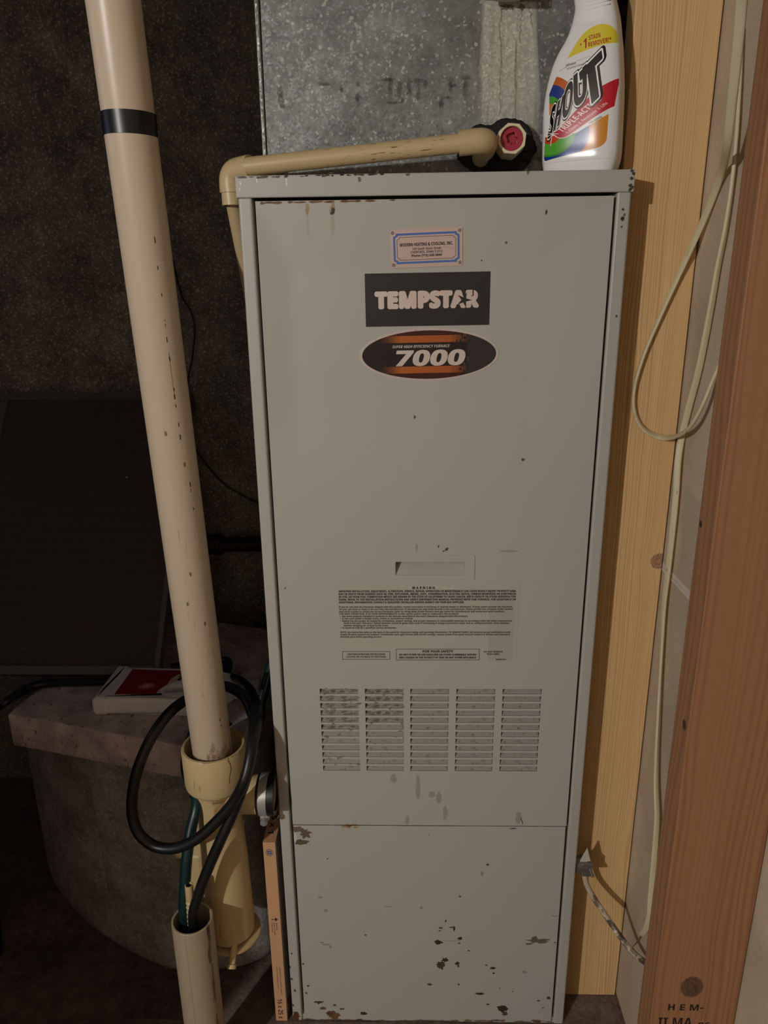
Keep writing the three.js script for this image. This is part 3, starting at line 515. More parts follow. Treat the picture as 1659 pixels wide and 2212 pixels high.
// cream pipe coming down in front of the duct, just inside the frame
{
  const c = at(1101, -12, 'z', -0.055);
  const p = thing('drop_pipe', 'cream pipe end at the top of the limescale streak', 'pipe', [c.x, c.y, -0.055]);
  mesh('coupling', turned([[0.0185, 0], [0.026, 0], [0.0268, 0.001], [0.0268, 0.04], [0.025, 0.041], [0.0185, 0.041], [0.0185, 0]], V(0, 0, 0), V(0, 1, 0)), mat({ color: '#b8b198', roughness: 0.5 }), p);
  mesh('pipe', rod(V(0, 0.02, 0), V(0, CEIL - c.y, 0), 0.0205, 0.0205, 32), M.cpvc, p);
}

// ------------------------------------------------------------------ condensate line
const speckTex = (base, spots, seed, n, W = 1024, H = 256) => canvasTex(W, H, (c) => { c.fillStyle = base; c.fillRect(0, 0, W, H); const r = rng(seed); for (let i = 0; i < n; i++) { c.globalAlpha = 0.25 + 0.6 * r(); blob(c, r() * W, H * (0.15 + 0.5 * r()), 2 + r() * 9, 1 + r() * 4, spots[i % spots.length], seed * 9 + i, 0.8); } });
{
  const line = thing('condensate_pipe', 'narrow cream plastic drain pipe lying across the furnace top', 'pipe');
  const PZ = 0.004, r = 0.0111;
  const L = at(520, 362, 'z', -0.012), R = at(1052, 303, 'z', PZ);
  const dir = R.clone().sub(L).normalize();
  const pipeMat = mat({ roughness: 0.4, map: speckTex('#c2ac82', ['#6e5b3d', '#4b3d2a', '#8f7a52'], 5, 120) });
  const straight = rod(L.clone().addScaledVector(dir, 0.006), R.clone().addScaledVector(dir, -0.01), r, r, 40); mesh('pipe', straight, pipeMat, line);
  // right elbow turns back into the duct
  const E = 0.0146, back = V(0, -0.12, -1).normalize(), bend = (P, d0, d1, q) => { const pts = []; for (let i = 0; i <= 10; i++) { const t = i / 10; pts.push(P.clone().addScaledVector(d0, q * (1 - t) ** 2).addScaledVector(d1, q * t ** 2)); } return new THREE.TubeGeometry(new THREE.CatmullRomCurve3(pts), 24, E, 28); };
  const sock = (a, d, len) => turned([[0.011, 0], [E, 0], [E, len], [0.0105, len]], a, d, 36);
  const cR = R.clone();
  mesh('elbow', [bend(cR, dir.clone().negate(), back, 0.014), sock(cR.clone().addScaledVector(dir, -0.034), dir, 0.021), sock(cR.clone().addScaledVector(back, 0.013), back, 0.022)], M.cpvc, line);
  mesh('stub', rod(cR.clone().addScaledVector(back, 0.02), cR.clone().addScaledVector(back, 0.1), r, r, 30), M.cpvc, line);
  // left elbow turns down outside the cabinet
  const cL = at(504, 371, 'z', -0.028); cL.x = -FW - 0.0135; const dn = V(0, -1, 0), d2 = L.clone().addScaledVector(dir, 0.02).sub(cL).normalize();
  mesh('elbow', [bend(cL, d2, dn, 0.014), sock(cL.clone().addScaledVector(d2, 0.033), d2.clone().negate(), 0.021), sock(cL.clone().addScaledVector(dn, 0.013), dn, 0.012)], mat({ roughness: 0.4, map: speckTex('#c2ac82', ['#5e4d34', '#8f7a52'], 8, 22) }), line);
  mesh('adapter', turned([[0.0105, 0], [0.0128, 0], [0.0128, 0.016], [0.0105, 0.016]], cL.clone().addScaledVector(dn, 0.04), V(0, 1, 0), 30), M.cpvc, line);
  mesh('drop', rod(cL.clone().addScaledVector(dn, 0.02), V(cL.x, 0.98, -0.3), r * 0.95, r * 0.95, 30), M.cpvc, line);
}
// black sealant round the drain openings of the duct
{
  const poly = [[990, 330], [1004, 300], [1015, 280], [1032, 268], [1060, 270], [1078, 258], [1100, 254], [1130, 263], [1148, 280], [1154, 300], [1161, 322], [1152, 336], [1146, 350], [1132, 364], [1110, 369], [1060, 369], [1024, 365], [1000, 350]];
  const sh = new THREE.Shape(); const pts = poly.map(([u, v]) => at(u, v, 'z', DUZ + 0.02)); const c = new THREE.CatmullRomCurve3(pts, true, 'centripetal').getPoints(90);
  c.forEach((p, i) => { const k = 0.0012 * noise(i * 0.8, 3); i ? sh.lineTo(p.x + k, Math.max(p.y + k, FT)) : sh.moveTo(p.x + k, Math.max(p.y + k, FT)); });
  const g = extrude(sh, 0.03, 0.004, 3); g.translate(0, 0, DUZ - 0.008);
  tag(mesh('sealant_patch', g, M.mastic), 'ragged black sealant around the red drain plug', 'sealant');
}
{
  const c = at(1106, 299, 'z', -0.01), d = V(-0.06, -0.02, 1).normalize(), a = c.clone().addScaledVector(d, -0.075);
  const port = thing('drain_port', 'cream eight-sided drain port holding a red plug', 'drain port', a.toArray());
  const sh = new THREE.Shape(); for (let i = 0; i < 8; i++) { const t = i / 8 * 2 * Math.PI + 0.3; i ? sh.lineTo(0.0182 * Math.cos(t), 0.0182 * Math.sin(t)) : sh.moveTo(0.0182 * Math.cos(t), 0.0182 * Math.sin(t)); } sh.closePath();
  const hole = new THREE.Path(); hole.absarc(0, 0, 0.0139, 0, Math.PI * 2, true); sh.holes.push(hole);
  const q = new THREE.Quaternion().setFromUnitVectors(V(0, 0, 1), d);
  mesh('collar', extrude(sh, 0.075, 0.0006, 1, 32).applyQuaternion(q), mat({ color: '#ddd0ac', roughness: 0.45 }), port);
  const ps = new THREE.Shape(); ps.absarc(0, 0, 0.0138, 0, Math.PI * 2); const star = new THREE.Path(); for (let i = 0; i < 16; i++) { const t = -i / 16 * 2 * Math.PI, rr = 0.0062 + 0.0022 * noise(i * 0.9, 7) + (i % 2 ? 0 : 0.0008); i ? star.lineTo(rr * Math.cos(t), rr * Math.sin(t) + 0.001) : star.moveTo(rr * Math.cos(t), rr * Math.sin(t) + 0.001); } star.closePath(); ps.holes.push(star);
  const plug = mesh('plug', [extrude(ps, 0.01, 0.0008, 2, 32).translate(0, 0, 0.06).applyQuaternion(q), new THREE.CircleGeometry(0.012, 24).translate(0, 0, 0.064).applyQuaternion(q)], M.red, port); plug.userData.label = 'dark red plug with a star recess';
}

// ------------------------------------------------------------------ spray bottle on the furnace
{
  const bz = -0.042, yaw = -0.44;
  const base = V(0.191, FT, bz);
  const bt = thing('spray_bottle', 'white spray bottle with bright label standing on the furnace', 'bottle', base.toArray());
  bt.rotation.y = yaw;
  // left and right outline read from the photograph (pixels), turned into half widths about the base
  const Lp = [[1168, 362], [1167, 350], [1167, 320], [1168, 280], [1170, 240], [1174, 205], [1180, 175], [1190, 140], [1203, 112], [1217, 88], [1227, 62], [1232, 42], [1235, 25], [1234, 8], [1233, -10], [1238, -40], [1252, -70]];
  const Rp = [[1341, 360], [1345, 350], [1348, 320], [1350, 280], [1352, 240], [1353, 205], [1353, 175], [1352, 140], [1351, 112], [1349, 88], [1347, 62], [1345, 42], [1342, 25], [1339, 8], [1335, -10], [1325, -40], [1310, -70]];
  const rings = [], secs = [];
  Lp.forEach(([u, v], i) => {
    const a = at(u, v, 'z', bz), b = at(Rp[i][0], Rp[i][1], 'z', bz), y = Math.max(0, a.y - FT);
    const hd = 0.023 + 0.004 * smooth(0.22, 0.05, y), cx = ((a.x + b.x) / 2 - base.x) / Math.cos(yaw), hw = ((b.x - a.x) / 2 - 0.78 * hd * Math.sin(-yaw)) / Math.cos(yaw);
    secs.push([i ? y : 0, cx, i === 0 ? hw * 0.95 : hw * 0.99, i === 0 ? hd * 0.9 : hd * (hw < 0.024 ? 0.5 + 0.5 * hw / 0.024 : 1)]);
  });
  const N = 56, pt = (s, t) => { const c = Math.cos(t), d = Math.sin(t), n = 2 / 4.2; return V(s[1] + s[2] * Math.sign(c) * Math.abs(c) ** n, s[0], s[3] * Math.sign(d) * Math.abs(d) ** n); };
  const dense = []; for (let i = 0; i < secs.length - 1; i++) for (let k = 0; k < 4; k++) { const t = k / 4, p = (j) => secs[clamp(i + j, 0, secs.length - 1)]; dense.push([0, 1, 2, 3].map((q) => { const [a, b, c2, d] = [p(-1)[q], p(0)[q], p(1)[q], p(2)[q]]; return 0.5 * (2 * b + (c2 - a) * t + (2 * a - 5 * b + 4 * c2 - d) * t * t + (3 * b - a - 3 * c2 + d) * t ** 3); })); }
  dense.push(secs[secs.length - 1]);
  for (const s of dense) rings.push(Array.from({ length: N }, (_, j) => pt(s, -j / N * 2 * Math.PI)));
  mesh('body', loft(rings), M.white, bt);
  // grip ribs
  for (let k = 0; k < 4; k++) { const y = at(1280, 6 + k * 8.5, 'z', bz).y - FT, g = new THREE.CapsuleGeometry(0.0009, 0.026, 4, 8); g.rotateZ(Math.PI / 2 + 0.12); g.translate(0.012, y, 0.0232); mesh('grip_rib', g, M.white, bt); }
  // trigger head above the frame
  const ny = dense[dense.length - 1][0], nxc = dense[dense.length - 1][1];
  mesh('collar', turned([[0, 0], [0.016, 0], [0.0165, 0.002], [0.0165, 0.018], [0.014, 0.02], [0, 0.02]], V(nxc, ny - 0.002, 0), V(0, 1, 0), 30), M.white, bt);
  const ts = new THREE.Shape(); ts.moveTo(-0.012, 0); ts.lineTo(0.014, 0); ts.lineTo(0.022, 0.03); ts.lineTo(0.02, 0.048); ts.lineTo(-0.05, 0.05); ts.lineTo(-0.052, 0.032); ts.lineTo(-0.014, 0.026); ts.closePath();
  mesh('spray_head', extrude(ts, 0.022, 0.003).translate(nxc, ny + 0.016, -0.011), mat({ color: '#c23a2e', roughness: 0.4 }), bt);
  const tr = new THREE.Shape(); tr.moveTo(-0.02, 0.03); tr.quadraticCurveTo(-0.022, 0.01, -0.036, -0.012); tr.lineTo(-0.03, -0.014); tr.quadraticCurveTo(-0.014, 0.008, -0.012, 0.03); tr.closePath();
  mesh('trigger', extrude(tr, 0.012, 0.001).translate(nxc, ny + 0.016, -0.006), mat({ color: '#c23a2e', roughness: 0.4 }), bt);
  // label: a skin over the front face, art in label space (crop units of the label drawing)
  const AW = 1000, AH = 1960;               // drawing: x 0..AW, y 0..AH over the front face
  const X0 = -0.0455, X1 = 0.0475, Y0 = at(1250, 347, 'z', bz + 0.024).y - FT, Y1 = at(1290, 46, 'z', bz + 0.024).y - FT;
  const art = canvasTex(AW, AH, (c) => {
    c.fillStyle = '#e6e5e4'; c.fillRect(0, 0, AW, AH);
    // art was measured on a drawing 110..1110 wide, 40..2060 tall
    c.save(); c.scale(AW / 1000, AH / 2020); c.translate(-110, -40);
    const poly = (p, col) => { c.fillStyle = col; c.beginPath(); p.forEach(([x, y], i) => i ? c.lineTo(x, y) : c.moveTo(x, y)); c.closePath(); c.fill(); };
    c.fillStyle = '#dccb3a'; c.beginPath(); c.moveTo(380, 525); c.bezierCurveTo(470, 350, 560, 100, 780, 100); c.bezierCurveTo(930, 110, 1000, 220, 1020, 375); c.bezierCurveTo(800, 390, 560, 440, 380, 525); c.closePath(); c.fill();
    const skew = (t, x, y, w, px, rot, col, sx = 0) => { c.save(); c.translate(x, y); c.rotate(rot); c.transform(1, 0, sx, 1, 0, 0); c.font = `bold ${px}px sans-serif`; c.scale(w / c.measureText(t).width, 1); c.fillStyle = col; c.textAlign = 'left'; c.fillText(t, 0, 0); c.restore(); };
    skew('1', 575, 412, 62, 190, -0.13, '#a32414', -0.1); skew('#', 535, 365, 26, 50, -0.13, '#a32414'); skew('STAIN', 645, 303, 150, 92, -0.13, '#a32414'); skew('REMOVER!*', 640, 400, 295, 92, -0.13, '#a32414');
    skew('Johnson', 365, 640, 135, 60, -0.16, '#222', -0.2); skew('A Family Company', 385, 685, 250, 40, -0.19, '#444'); c.strokeStyle = '#555'; c.lineWidth = 4; c.beginPath(); c.moveTo(280, 690); c.lineTo(365, 645); c.moveTo(500, 575); c.lineTo(680, 535); c.stroke();
    // rings of colour behind the name
    c.save(); c.beginPath(); c.moveTo(250, 755); c.bezierCurveTo(330, 745, 430, 800, 470, 860); c.lineTo(180, 1330); c.lineTo(160, 1000); c.closePath(); c.clip();
    for (const [r, col] of [[520, '#c4622f'], [400, '#2c3f86'], [230, '#4f9a3a'], [120, '#cf7a3a']]) { c.fillStyle = col; c.beginPath(); c.ellipse(170, 1270, r * 0.72, r, 0, 0, 7); c.fill(); } c.restore();
    c.save(); c.beginPath(); c.moveTo(130, 1650); c.lineTo(560, 1640); c.lineTo(730, 1540); c.lineTo(960, 1400); c.lineTo(960, 1760); c.bezierCurveTo(940, 1880, 860, 1900, 640, 1925); c.lineTo(160, 2020); c.bezierCurveTo(120, 2010, 130, 1950, 128, 1900); c.closePath(); c.clip();
    for (const [r, col] of [[900, '#d08a2e'], [510, '#cf5a35'], [492, '#123a8c'], [320, '#3f8f2c'], [290, '#57a838'], [120, '#c2432c']]) { c.fillStyle = col; c.beginPath(); c.ellipse(215, 1650, r * 1.05, r * 0.98, 0, 0, 7); c.fill(); }
    c.fillStyle = '#123a8c'; c.fillRect(120, 1965, 300, 80); c.restore();
    // red sweep
    const sweep = () => { c.beginPath(); c.moveTo(1055, 875); c.lineTo(1020, 1290); c.bezierCurveTo(800, 1400, 620, 1560, 480, 1650); c.bezierCurveTo(380, 1720, 300, 1690, 255, 1610); c.bezierCurveTo(420, 1480, 700, 1060, 870, 975); c.closePath(); };
    c.lineWidth = 22; c.strokeStyle = '#eee6df'; sweep(); c.stroke(); c.fillStyle = '#bf2836'; sweep(); c.fill();
    skew('TRIPLE-ACTING', 372, 1612, 660, 120, -0.72, '#f3eeea', 0.25);
    skew('1. Cleans  2. Penetrates  3. Lifts', 440, 1640, 640, 58, -0.66, '#eecfca', 0.2); skew('STAIN REMOVER', 725, 1530, 180, 40, -0.5, '#222');
    // the big name: five letters growing along a rising line
    const letters = [['S', 165, 1690, 72, -70, 36, -470], ['H', 238, 1590, 96, -120, 46, -440], ['O', 345, 1440, 140, -150, 12, -480], ['U', 492, 1290, 200, -190, -36, -480], ['T', 645, 1320, 270, -290, -100, -560]];
    for (const pass of [0, 1, 2]) for (const [ch, x, y, rx, ry, ux, uy] of letters) {
      c.font = 'bold 400px sans-serif'; const mw = c.measureText(ch).width, cap = 290;
      c.save(); c.translate(x, y); c.transform(rx / mw, ry / mw, -ux / cap, -uy / cap, 0, 0); c.lineJoin = 'round';
      if (pass === 0) { c.strokeStyle = '#0b0b0d'; c.lineWidth = 66; c.strokeText(ch, 10, 4); } else if (pass === 1) { c.strokeStyle = '#f5f3ee'; c.lineWidth = 42; c.strokeText(ch, 0, 0); } else { c.fillStyle = c.strokeStyle = '#0b0b0d'; c.lineWidth = 14; c.fillText(ch, 0, 0); c.strokeText(ch, 0, 0); } c.restore();
    }
    c.strokeStyle = '#f7efe6'; c.lineWidth = 9; for (const a of [0.2, 0.75, 1.75, 2.6, 3.5, 5.6]) { c.beginPath(); c.moveTo(235, 1610); c.lineTo(235 + Math.cos(a) * 90, 1610 + Math.sin(a) * (a === 1.75 ? 190 : 80)); c.stroke(); }
    c.restore();
  });
  const nu = 40, nv = 60, pos = [], uv = [], idx = [];
  for (let j = 0; j <= nv; j++) for (let i = 0; i <= nu; i++) {
    const y = Y0 + (Y1 - Y0) * j / nv; let k = dense.findIndex((s) => s[0] >= y); if (k < 1) k = 1; const a = dense[k - 1], b = dense[k], t = clamp((y - a[0]) / Math.max(1e-6, b[0] - a[0])), s = a.map((q, m) => q + (b[m] - q) * t);
    const lo = s[1] - s[2] * 0.985, hi = Math.min(X1, s[1] + s[2] * 0.95), x = Math.max(lo, X0 - 0.02) + (hi - Math.max(lo, X0 - 0.02)) * i / nu;
    const q = Math.min(1, Math.abs(x - s[1]) / s[2]), z = s[3] * (1 - q ** 4.2) ** (1 / 4.2);
    pos.push(x, y, z + 0.0005); uv.push((x - X0) / (X1 - X0), j / nv);
  }
  for (let j = 0; j < nv; j++) for (let i = 0; i < nu; i++) { const a = j * (nu + 1) + i; idx.push(a, a + 1, a + nu + 1, a + 1, a + nu + 2, a + nu + 1); }
  const lg = new THREE.BufferGeometry(); lg.setAttribute('position', new THREE.Float32BufferAttribute(pos, 3)); lg.setAttribute('uv', new THREE.Float32BufferAttribute(uv, 2)); lg.setIndex(idx); lg.computeVertexNormals();
  art.wrapS = THREE.ClampToEdgeWrapping;
  mesh('label', lg, phys({ map: art, roughness: 0.17, specularIntensity: 0.7, side: THREE.DoubleSide }), bt).userData.label = 'glossy label with black lettering, red sweep and colour rings';
}

// ------------------------------------------------------------------ vent pipe, drain tee and hoses
{
  const a = V(-0.3385, 0.572, 0.017), b0 = V(-0.3615, 1.59, 0.042), d = b0.clone().sub(a).normalize(), b = a.clone().addScaledVector(d, (CEIL - 0.005 - a.y) / d.y), R = 0.0302, len = a.distanceTo(b);
  const vp = thing('vent_pipe', 'thick cream plastic vent pipe with a black tape band', 'pipe');
  const tex = canvasTex(512, 2048, (c, W, H) => { // v runs up the pipe
    c.fillStyle = '#cdbaa2'; c.fillRect(0, 0, W, H); const r = rng(71), U = 0.108 * W;
    const yv = (pv) => H * (1 - (at(255 + pv * 0.128, pv, 'z', 0.055).y - a.y) / (b.y - a.y));
    c.fillStyle = '#1f1913';
    for (const [pv, h, w] of [[512, 9, 3], [575, 5, 3], [634, 4, 3], [690, 3, 2], [700, 4, 2], [728, 8, 3], [770, 7, 4], [838, 5, 3], [852, 8, 4], [874, 5, 3], [914, 6, 3], [940, 8, 4], [1045, 8, 4], [1060, 6, 2], [1101, 4, 4], [1566, 6, 4], [1580, 5, 4]]) c.fillRect(U + (pv > 1000 ? 16 : 0) + 4 * (r() - 0.5), yv(pv), w, h);
    c.fillRect(U, yv(760), 1, yv(790) - yv(690));
    for (let i = 0; i < 40; i++) { c.globalAlpha = 0.14 + 0.16 * r(); blob(c, W * (0.0 + 0.19 * r()), yv(900 + 680 * r()), 1 + r() * 1.5, 3 + r() * 10, ['#7d6c56', '#8c7a5f'][i % 2], 30 + i, 0.5); }
    c.globalAlpha = 1; for (const [pv, u] of [[935, 0.02], [1005, 0.12], [1242, 0.06], [1306, 0.01], [1354, 0.12]]) blob(c, u * W, yv(pv), 4, 4, '#7a6850', pv, 0.6);
    // rusty dirt at the lower end
    for (let i = 0; i < 60; i++) { c.globalAlpha = 0.28; blob(c, W * (0.0 + 0.26 * r()), H - 2 - r() ** 3 * 50, 3 + r() * 9, 3 + r() * 8, ['#6a4f33', '#4c3826', '#80643f'][i % 3], 200 + i, 0.7); }
  });
  const g = turned([[R - 0.004, 0], [R - 0.0005, 0], [R, 0.0008], [R, len]], a, d, 64);
  { const p = g.attributes.position, uv = g.attributes.uv; for (let i = 0; i < p.count; i++) uv.setY(i, (p.getY(i) - a.y) / (b.y - a.y)); }
  mesh('pipe', g, mat({ map: tex, roughness: 0.36 }), vp);
  const q = at(284, 258, 'z', 0.07), t0 = (q.y - a.y) / d.y;
  const lean = new THREE.Quaternion().setFromAxisAngle(V(0, 0, 1), -0.05), db = d.clone().applyQuaternion(lean);
  const tp = mesh('tape', turned([[R, -0.0125], [R + 0.0009, -0.0123], [R + 0.0011, 0.0119], [R, 0.0122]], a.clone().addScaledVector(d, t0), db, 56), M.blackTape, vp); tp.userData.label = 'black electrical tape band';
  const te = new THREE.Shape(); te.moveTo(0, 0); te.lineTo(0.006, 0); te.lineTo(0.004, -0.022); te.lineTo(0.001, -0.03); te.lineTo(-0.002, -0.02); te.closePath();
  mesh('tape_end', extrude(te, 0.0012, 0.0003).translate(...a.clone().addScaledVector(d, t0 - 0.012).add(V(-R - 0.0015, 0, 0.0)).toArray()), mat({ color: '#0b0a0c', roughness: 0.9 }), vp);
}
const TX = -0.3385;
{
  const tee = thing('drain_tee', 'cream plastic drain fitting clamped to the furnace side', 'fitting', [TX, 0.225, 0.012]);
  const stainAndCrack = canvasTex(512, 1024, (c, W, H) => { c.fillStyle = '#c4ad80'; c.fillRect(0, 0, W, H); const r = rng(61); for (let i = 0; i < 60; i++) { c.globalAlpha = 0.28; blob(c, W * (0.02 + 0.2 * r()), H * (0.62 + 0.12 * r()), 8 + r() * 30, 4 + r() * 18, ['#8a6433', '#9a7440', '#7a5a33'][i % 3], i, 0.6); } for (let i = 0; i < 26; i++) { c.globalAlpha = 0.3; blob(c, W * r(), H * r(), 2 + r() * 5, 4 + r() * 16, '#6c5434', 90 + i, 0.6); } c.globalAlpha = 0.85; c.strokeStyle = '#54412a'; c.lineWidth = 2.5; c.beginPath(); c.moveTo(W * 0.115, H * 0.365); for (let i = 1; i <= 10; i++) c.lineTo(W * (0.115 + 0.012 * noise(i * 0.6, 3)), H * (0.365 + 0.0115 * i)); c.stroke(); for (let i = 0; i < 18; i++) { c.globalAlpha = 0.5; blob(c, W * (r() < 0.5 ? 0.99 + 0.02 * r() : 0.2 * r()), H * (0.37 + 0.03 * r()), 3 + r() * 5, 4 + r() * 9, '#5a4529', 300 + i, 0.7); } });  // stains and dirt; the shaded groove of the hub crack painted as a line
  const P = [[0.036, 0.004], [0.0405, 0.006], [0.041, 0.03], [0.0385, 0.16], [0.0345, 0.25], [0.034, 0.28], [0.036, 0.292], [0.0475, 0.303], [0.0488, 0.308], [0.0492, 0.368], [0.0478, 0.371], [0.0445, 0.371], [0.044, 0.368], [0.044, 0.312], [0.031, 0.308], [0.031, 0.2], [0.001, 0.198]];
  mesh('body', turned(P, V(0, 0, 0), V(0, 1, 0), 56), mat({ map: stainAndCrack, roughness: 0.42 }), tee);
  mesh('base_flange', turned([[0.034, 0], [0.0475, 0], [0.0485, 0.001], [0.0485, 0.0045], [0.046, 0.005], [0.034, 0.004], [0.034, 0]], V(0.002, -0.006, 0), V(0, 1, 0), 48), M.cream, tee);
  mesh('spout', turned([[0.0032, 0], [0.0055, 0], [0.0055, 0.03], [0.0075, 0.031], [0.0075, 0.037], [0.0046, 0.0372], [0.0034, 0.03]], V(0.014, 0.008, 0.034), V(-0.02, -0.62, 0.7), 20), M.cream, tee);
  mesh('side_chamber', [box(-0.062, -0.03, 0.01, 0.175, -0.012, 0.022, 0.007), box(-0.05, -0.03, 0.12, 0.24, -0.008, 0.016, 0.005)], M.cream, tee);
  mesh('nipple', rod(V(-0.075, 0.168, 0.008), V(-0.05, 0.168, 0.008), 0.0085, 0.0085, 16), M.cream, tee);
  mesh('nipple', rod(V(-0.05, 0.192, 0.018), V(-0.05, 0.212, 0.018), 0.004, 0.004, 12), M.cream, tee);
  mesh('branch', turned([[0.03, 0], [0.0305, 0.0], [0.0305, 0.07], [0.028, 0.071], [0.026, 0.071], [0.026, 0]], V(0.018, 0.278, 0), V(1, 0, 0), 40), mat({ roughness: 0.42, map: speckTex('#c9b385', ['#7a5f36', '#4d3d28'], 15, 50, 512, 256) }), tee);
  mesh('sleeve', turned([[0.025, 0], [0.0318, 0], [0.0322, 0.001], [0.0322, 0.028], [0.025, 0.028]], V(0.0655, 0.278, 0), V(1, 0, 0), 36), M.blackRubber, tee);
  const cl = mesh('hose_clamp', turned([[0.0322, 0], [0.0334, 0], [0.0334, 0.013], [0.0322, 0.013], [0.0322, 0]], V(0.0695, 0.278, 0), V(1, 0, 0), 48), M.steel, tee); cl.userData.label = 'steel worm-drive clamp';
  mesh('screw', [box(0.069, 0.084, 0.242, 0.252, 0.006, 0.02, 0.002), rod(V(0.0765, 0.2455, 0.016), V(0.0765, 0.2445, 0.028), 0.006, 0.006, 6), rod(V(0.0765, 0.2445, 0.028), V(0.0765, 0.244, 0.0295), 0.0045, 0.0042, 14)], M.steel, cl);
}
{ // standpipe
  const sp = thing('standpipe', 'open white plastic standpipe receiving the hoses', 'pipe', [-0.3725, 0, 0.095]);
  const R = 0.0318, Hh = 0.337;
  const tex = canvasTex(512, 1024, (c, W, H) => { c.fillStyle = '#a6967d'; c.fillRect(0, 0, W, H); const r = rng(9); for (let i = 0; i < 60; i++) { c.globalAlpha = 0.3 + 0.4 * r(); blob(c, W * (0.175 + 0.035 * (r() - 0.5)), H * r(), 3 + r() * 7, 4 + r() * 22, ['#2e261d', '#4d3f2f', '#6b5944'][i % 3], i, 0.7); } c.globalAlpha = 0.7; c.fillStyle = '#7a6d5c'; c.fillRect(W * 0.985, 0, 2, H); for (let i = 0; i < 26; i++) { c.globalAlpha = 0.5; blob(c, W * r(), 8 + r() * 12, 6 + 12 * r(), 4, '#7d6a4c', 90 + i, 0.6); } });
  mesh('pipe', turned([[R, 0], [R, Hh - 0.0008], [R - 0.0008, Hh], [R - 0.003, Hh], [R - 0.0038, Hh - 0.0008], [R - 0.0038, 0.02]], V(0, 0, 0), V(0, 1, 0), 56), mat({ map: tex, roughness: 0.42, side: THREE.DoubleSide }), sp);
}
const px = (list) => list.map(([u, v, z]) => at(u, v, 'z', z));
{
  const h = tube([V(-0.366, 0.22, 0.095), ...px([[418, 1975, 0.098], [428, 1935, 0.094], [448, 1880, 0.088], [475, 1818, 0.082], [505, 1752, 0.072], [528, 1690, 0.066], [541, 1640, 0.062], [548, 1590, 0.03], [545, 1545, -0.02], [527, 1505, -0.05], [490, 1483, -0.06], [448, 1488, -0.055], [412, 1506, -0.03], [372, 1534, 0.0], [335, 1580, 0.03], [305, 1640, 0.05], [288, 1702, 0.06], [286, 1760, 0.065], [301, 1802, 0.07], [335, 1828, 0.075], [378, 1832, 0.08], [425, 1812, 0.082], [470, 1772, 0.08], [505, 1730, 0.078], [530, 1678, 0.076], [545, 1610, 0.05], [556, 1550, 0.0], [545, 1500, -0.08], [518, 1470, -0.18], [490, 1456, -0.26]]), V(-0.39, 0.568, -0.3), V(-0.45, 0.5595, -0.3), V(-0.5, 0.5592, -0.29)], 0.0084, 420, 16);
  tag(mesh('black_hose', h, M.blackHose), 'long black rubber hose looped beside the drain fitting', 'hose');
  const e = tube([V(-0.6, 0.5585, -0.24), ...[[78, 1480], [45, 1496], [10, 1518]].map(([u, v]) => at(u, v, 'y', 0.5585)), V(-0.81, 0.52, -0.17), V(-0.83, 0.4, -0.14), V(-0.835, 0.2, -0.13), V(-0.85, 0.015, -0.12)], 0.0075, 160, 14);
  tag(mesh('black_hose', e, M.blackHose), 'black hose hanging over the left corner of the slab', 'hose');
  const g = tube([V(-0.384, 0.22, 0.09), ...px([[398, 1975, 0.09], [399, 1920, 0.084], [404, 1850, 0.072], [413, 1790, 0.055], [425, 1735, 0.035]]), V(-0.4, 0.53, -0.03), V(-0.385, 0.57, -0.085), ...px([[548, 1580, -0.13], [566, 1510, -0.15], [585, 1440, -0.18]]), V(-0.262, 0.72, -0.23), V(-0.258, 0.78, -0.3)], 0.0088, 200, 16);
  tag(mesh('green_hose', g, M.greenHose), 'dark green garden hose dipping into the standpipe', 'hose');
  const w = thing('drain_tube', 'short cream ribbed tube poking out of the standpipe', 'tube');
  const a = at(408, 1911, 'z', 0.09), b = V(-0.374, 0.25, 0.1), d = b.clone().sub(a), L = d.length(), prof = [[0.0045, 0.002], [0.005, 0], [0.0064, 0]];
  for (let i = 0; i < 14; i++) { const t = 0.028 + i * (L - 0.03) / 14; if (i === 0) prof.push([0.0064, t]); prof.push([0.0058, t + 0.001], [0.0072, t + 0.0028]); }
  mesh('ribbed_tube', turned(prof, a, d, 24), M.cream, w);
}

// ------------------------------------------------------------------ left corner: tub, slab, jug, filter screen
const SLAB = 0.55, SLT = 0.066;
{
  // outline of the tub on the floor, front edge read from the photograph
  const o = [[-0.866, -0.40], [-0.845, -0.33], [-0.81, -0.285], [-0.766, -0.245], [-0.70, -0.192], [-0.628, -0.150], [-0.55, -0.112], [-0.489, -0.092], [-0.42, -0.092], [-0.345, -0.105], [-0.298, -0.14], [-0.288, -0.22], [-0.288, -0.36], [-0.30, -0.5], [-0.36, -0.58], [-0.48, -0.635], [-0.62, -0.645], [-0.75, -0.6], [-0.84, -0.52], [-0.868, -0.46]].map(([x, z]) => V(x, 0, z));
  const ring = new THREE.CatmullRomCurve3(o, true, 'centripetal').getSpacedPoints(119).slice(0, 120), c = V(-0.58, 0, -0.37);
  const lvl = [[0, 0.955], [0.004, 0.975], [0.02, 0.99], [0.05, 1], [0.25, 1], [SLAB - SLT - 0.012, 1.0], [SLAB - SLT - 0.006, 1.012], [SLAB - SLT - 0.0005, 1.006]];
  const g = loft(lvl.map(([y, k]) => ring.map((p) => V(c.x + (p.x - c.x) * k, y, c.z + (p.z - c.z) * k)).reverse()));
  const t = concreteTex([150, 146, 140], 0.3, 23, 1024, 0.5); t.repeat.set(1.6, 1.6);
  tag(mesh('round_tub', metreUV(g), mat({ map: t, roughness: 0.7, bumpMap: fineBump, bumpScale: 0.0015 })), 'large grey round-cornered tub under the pale slab', 'tub');
}
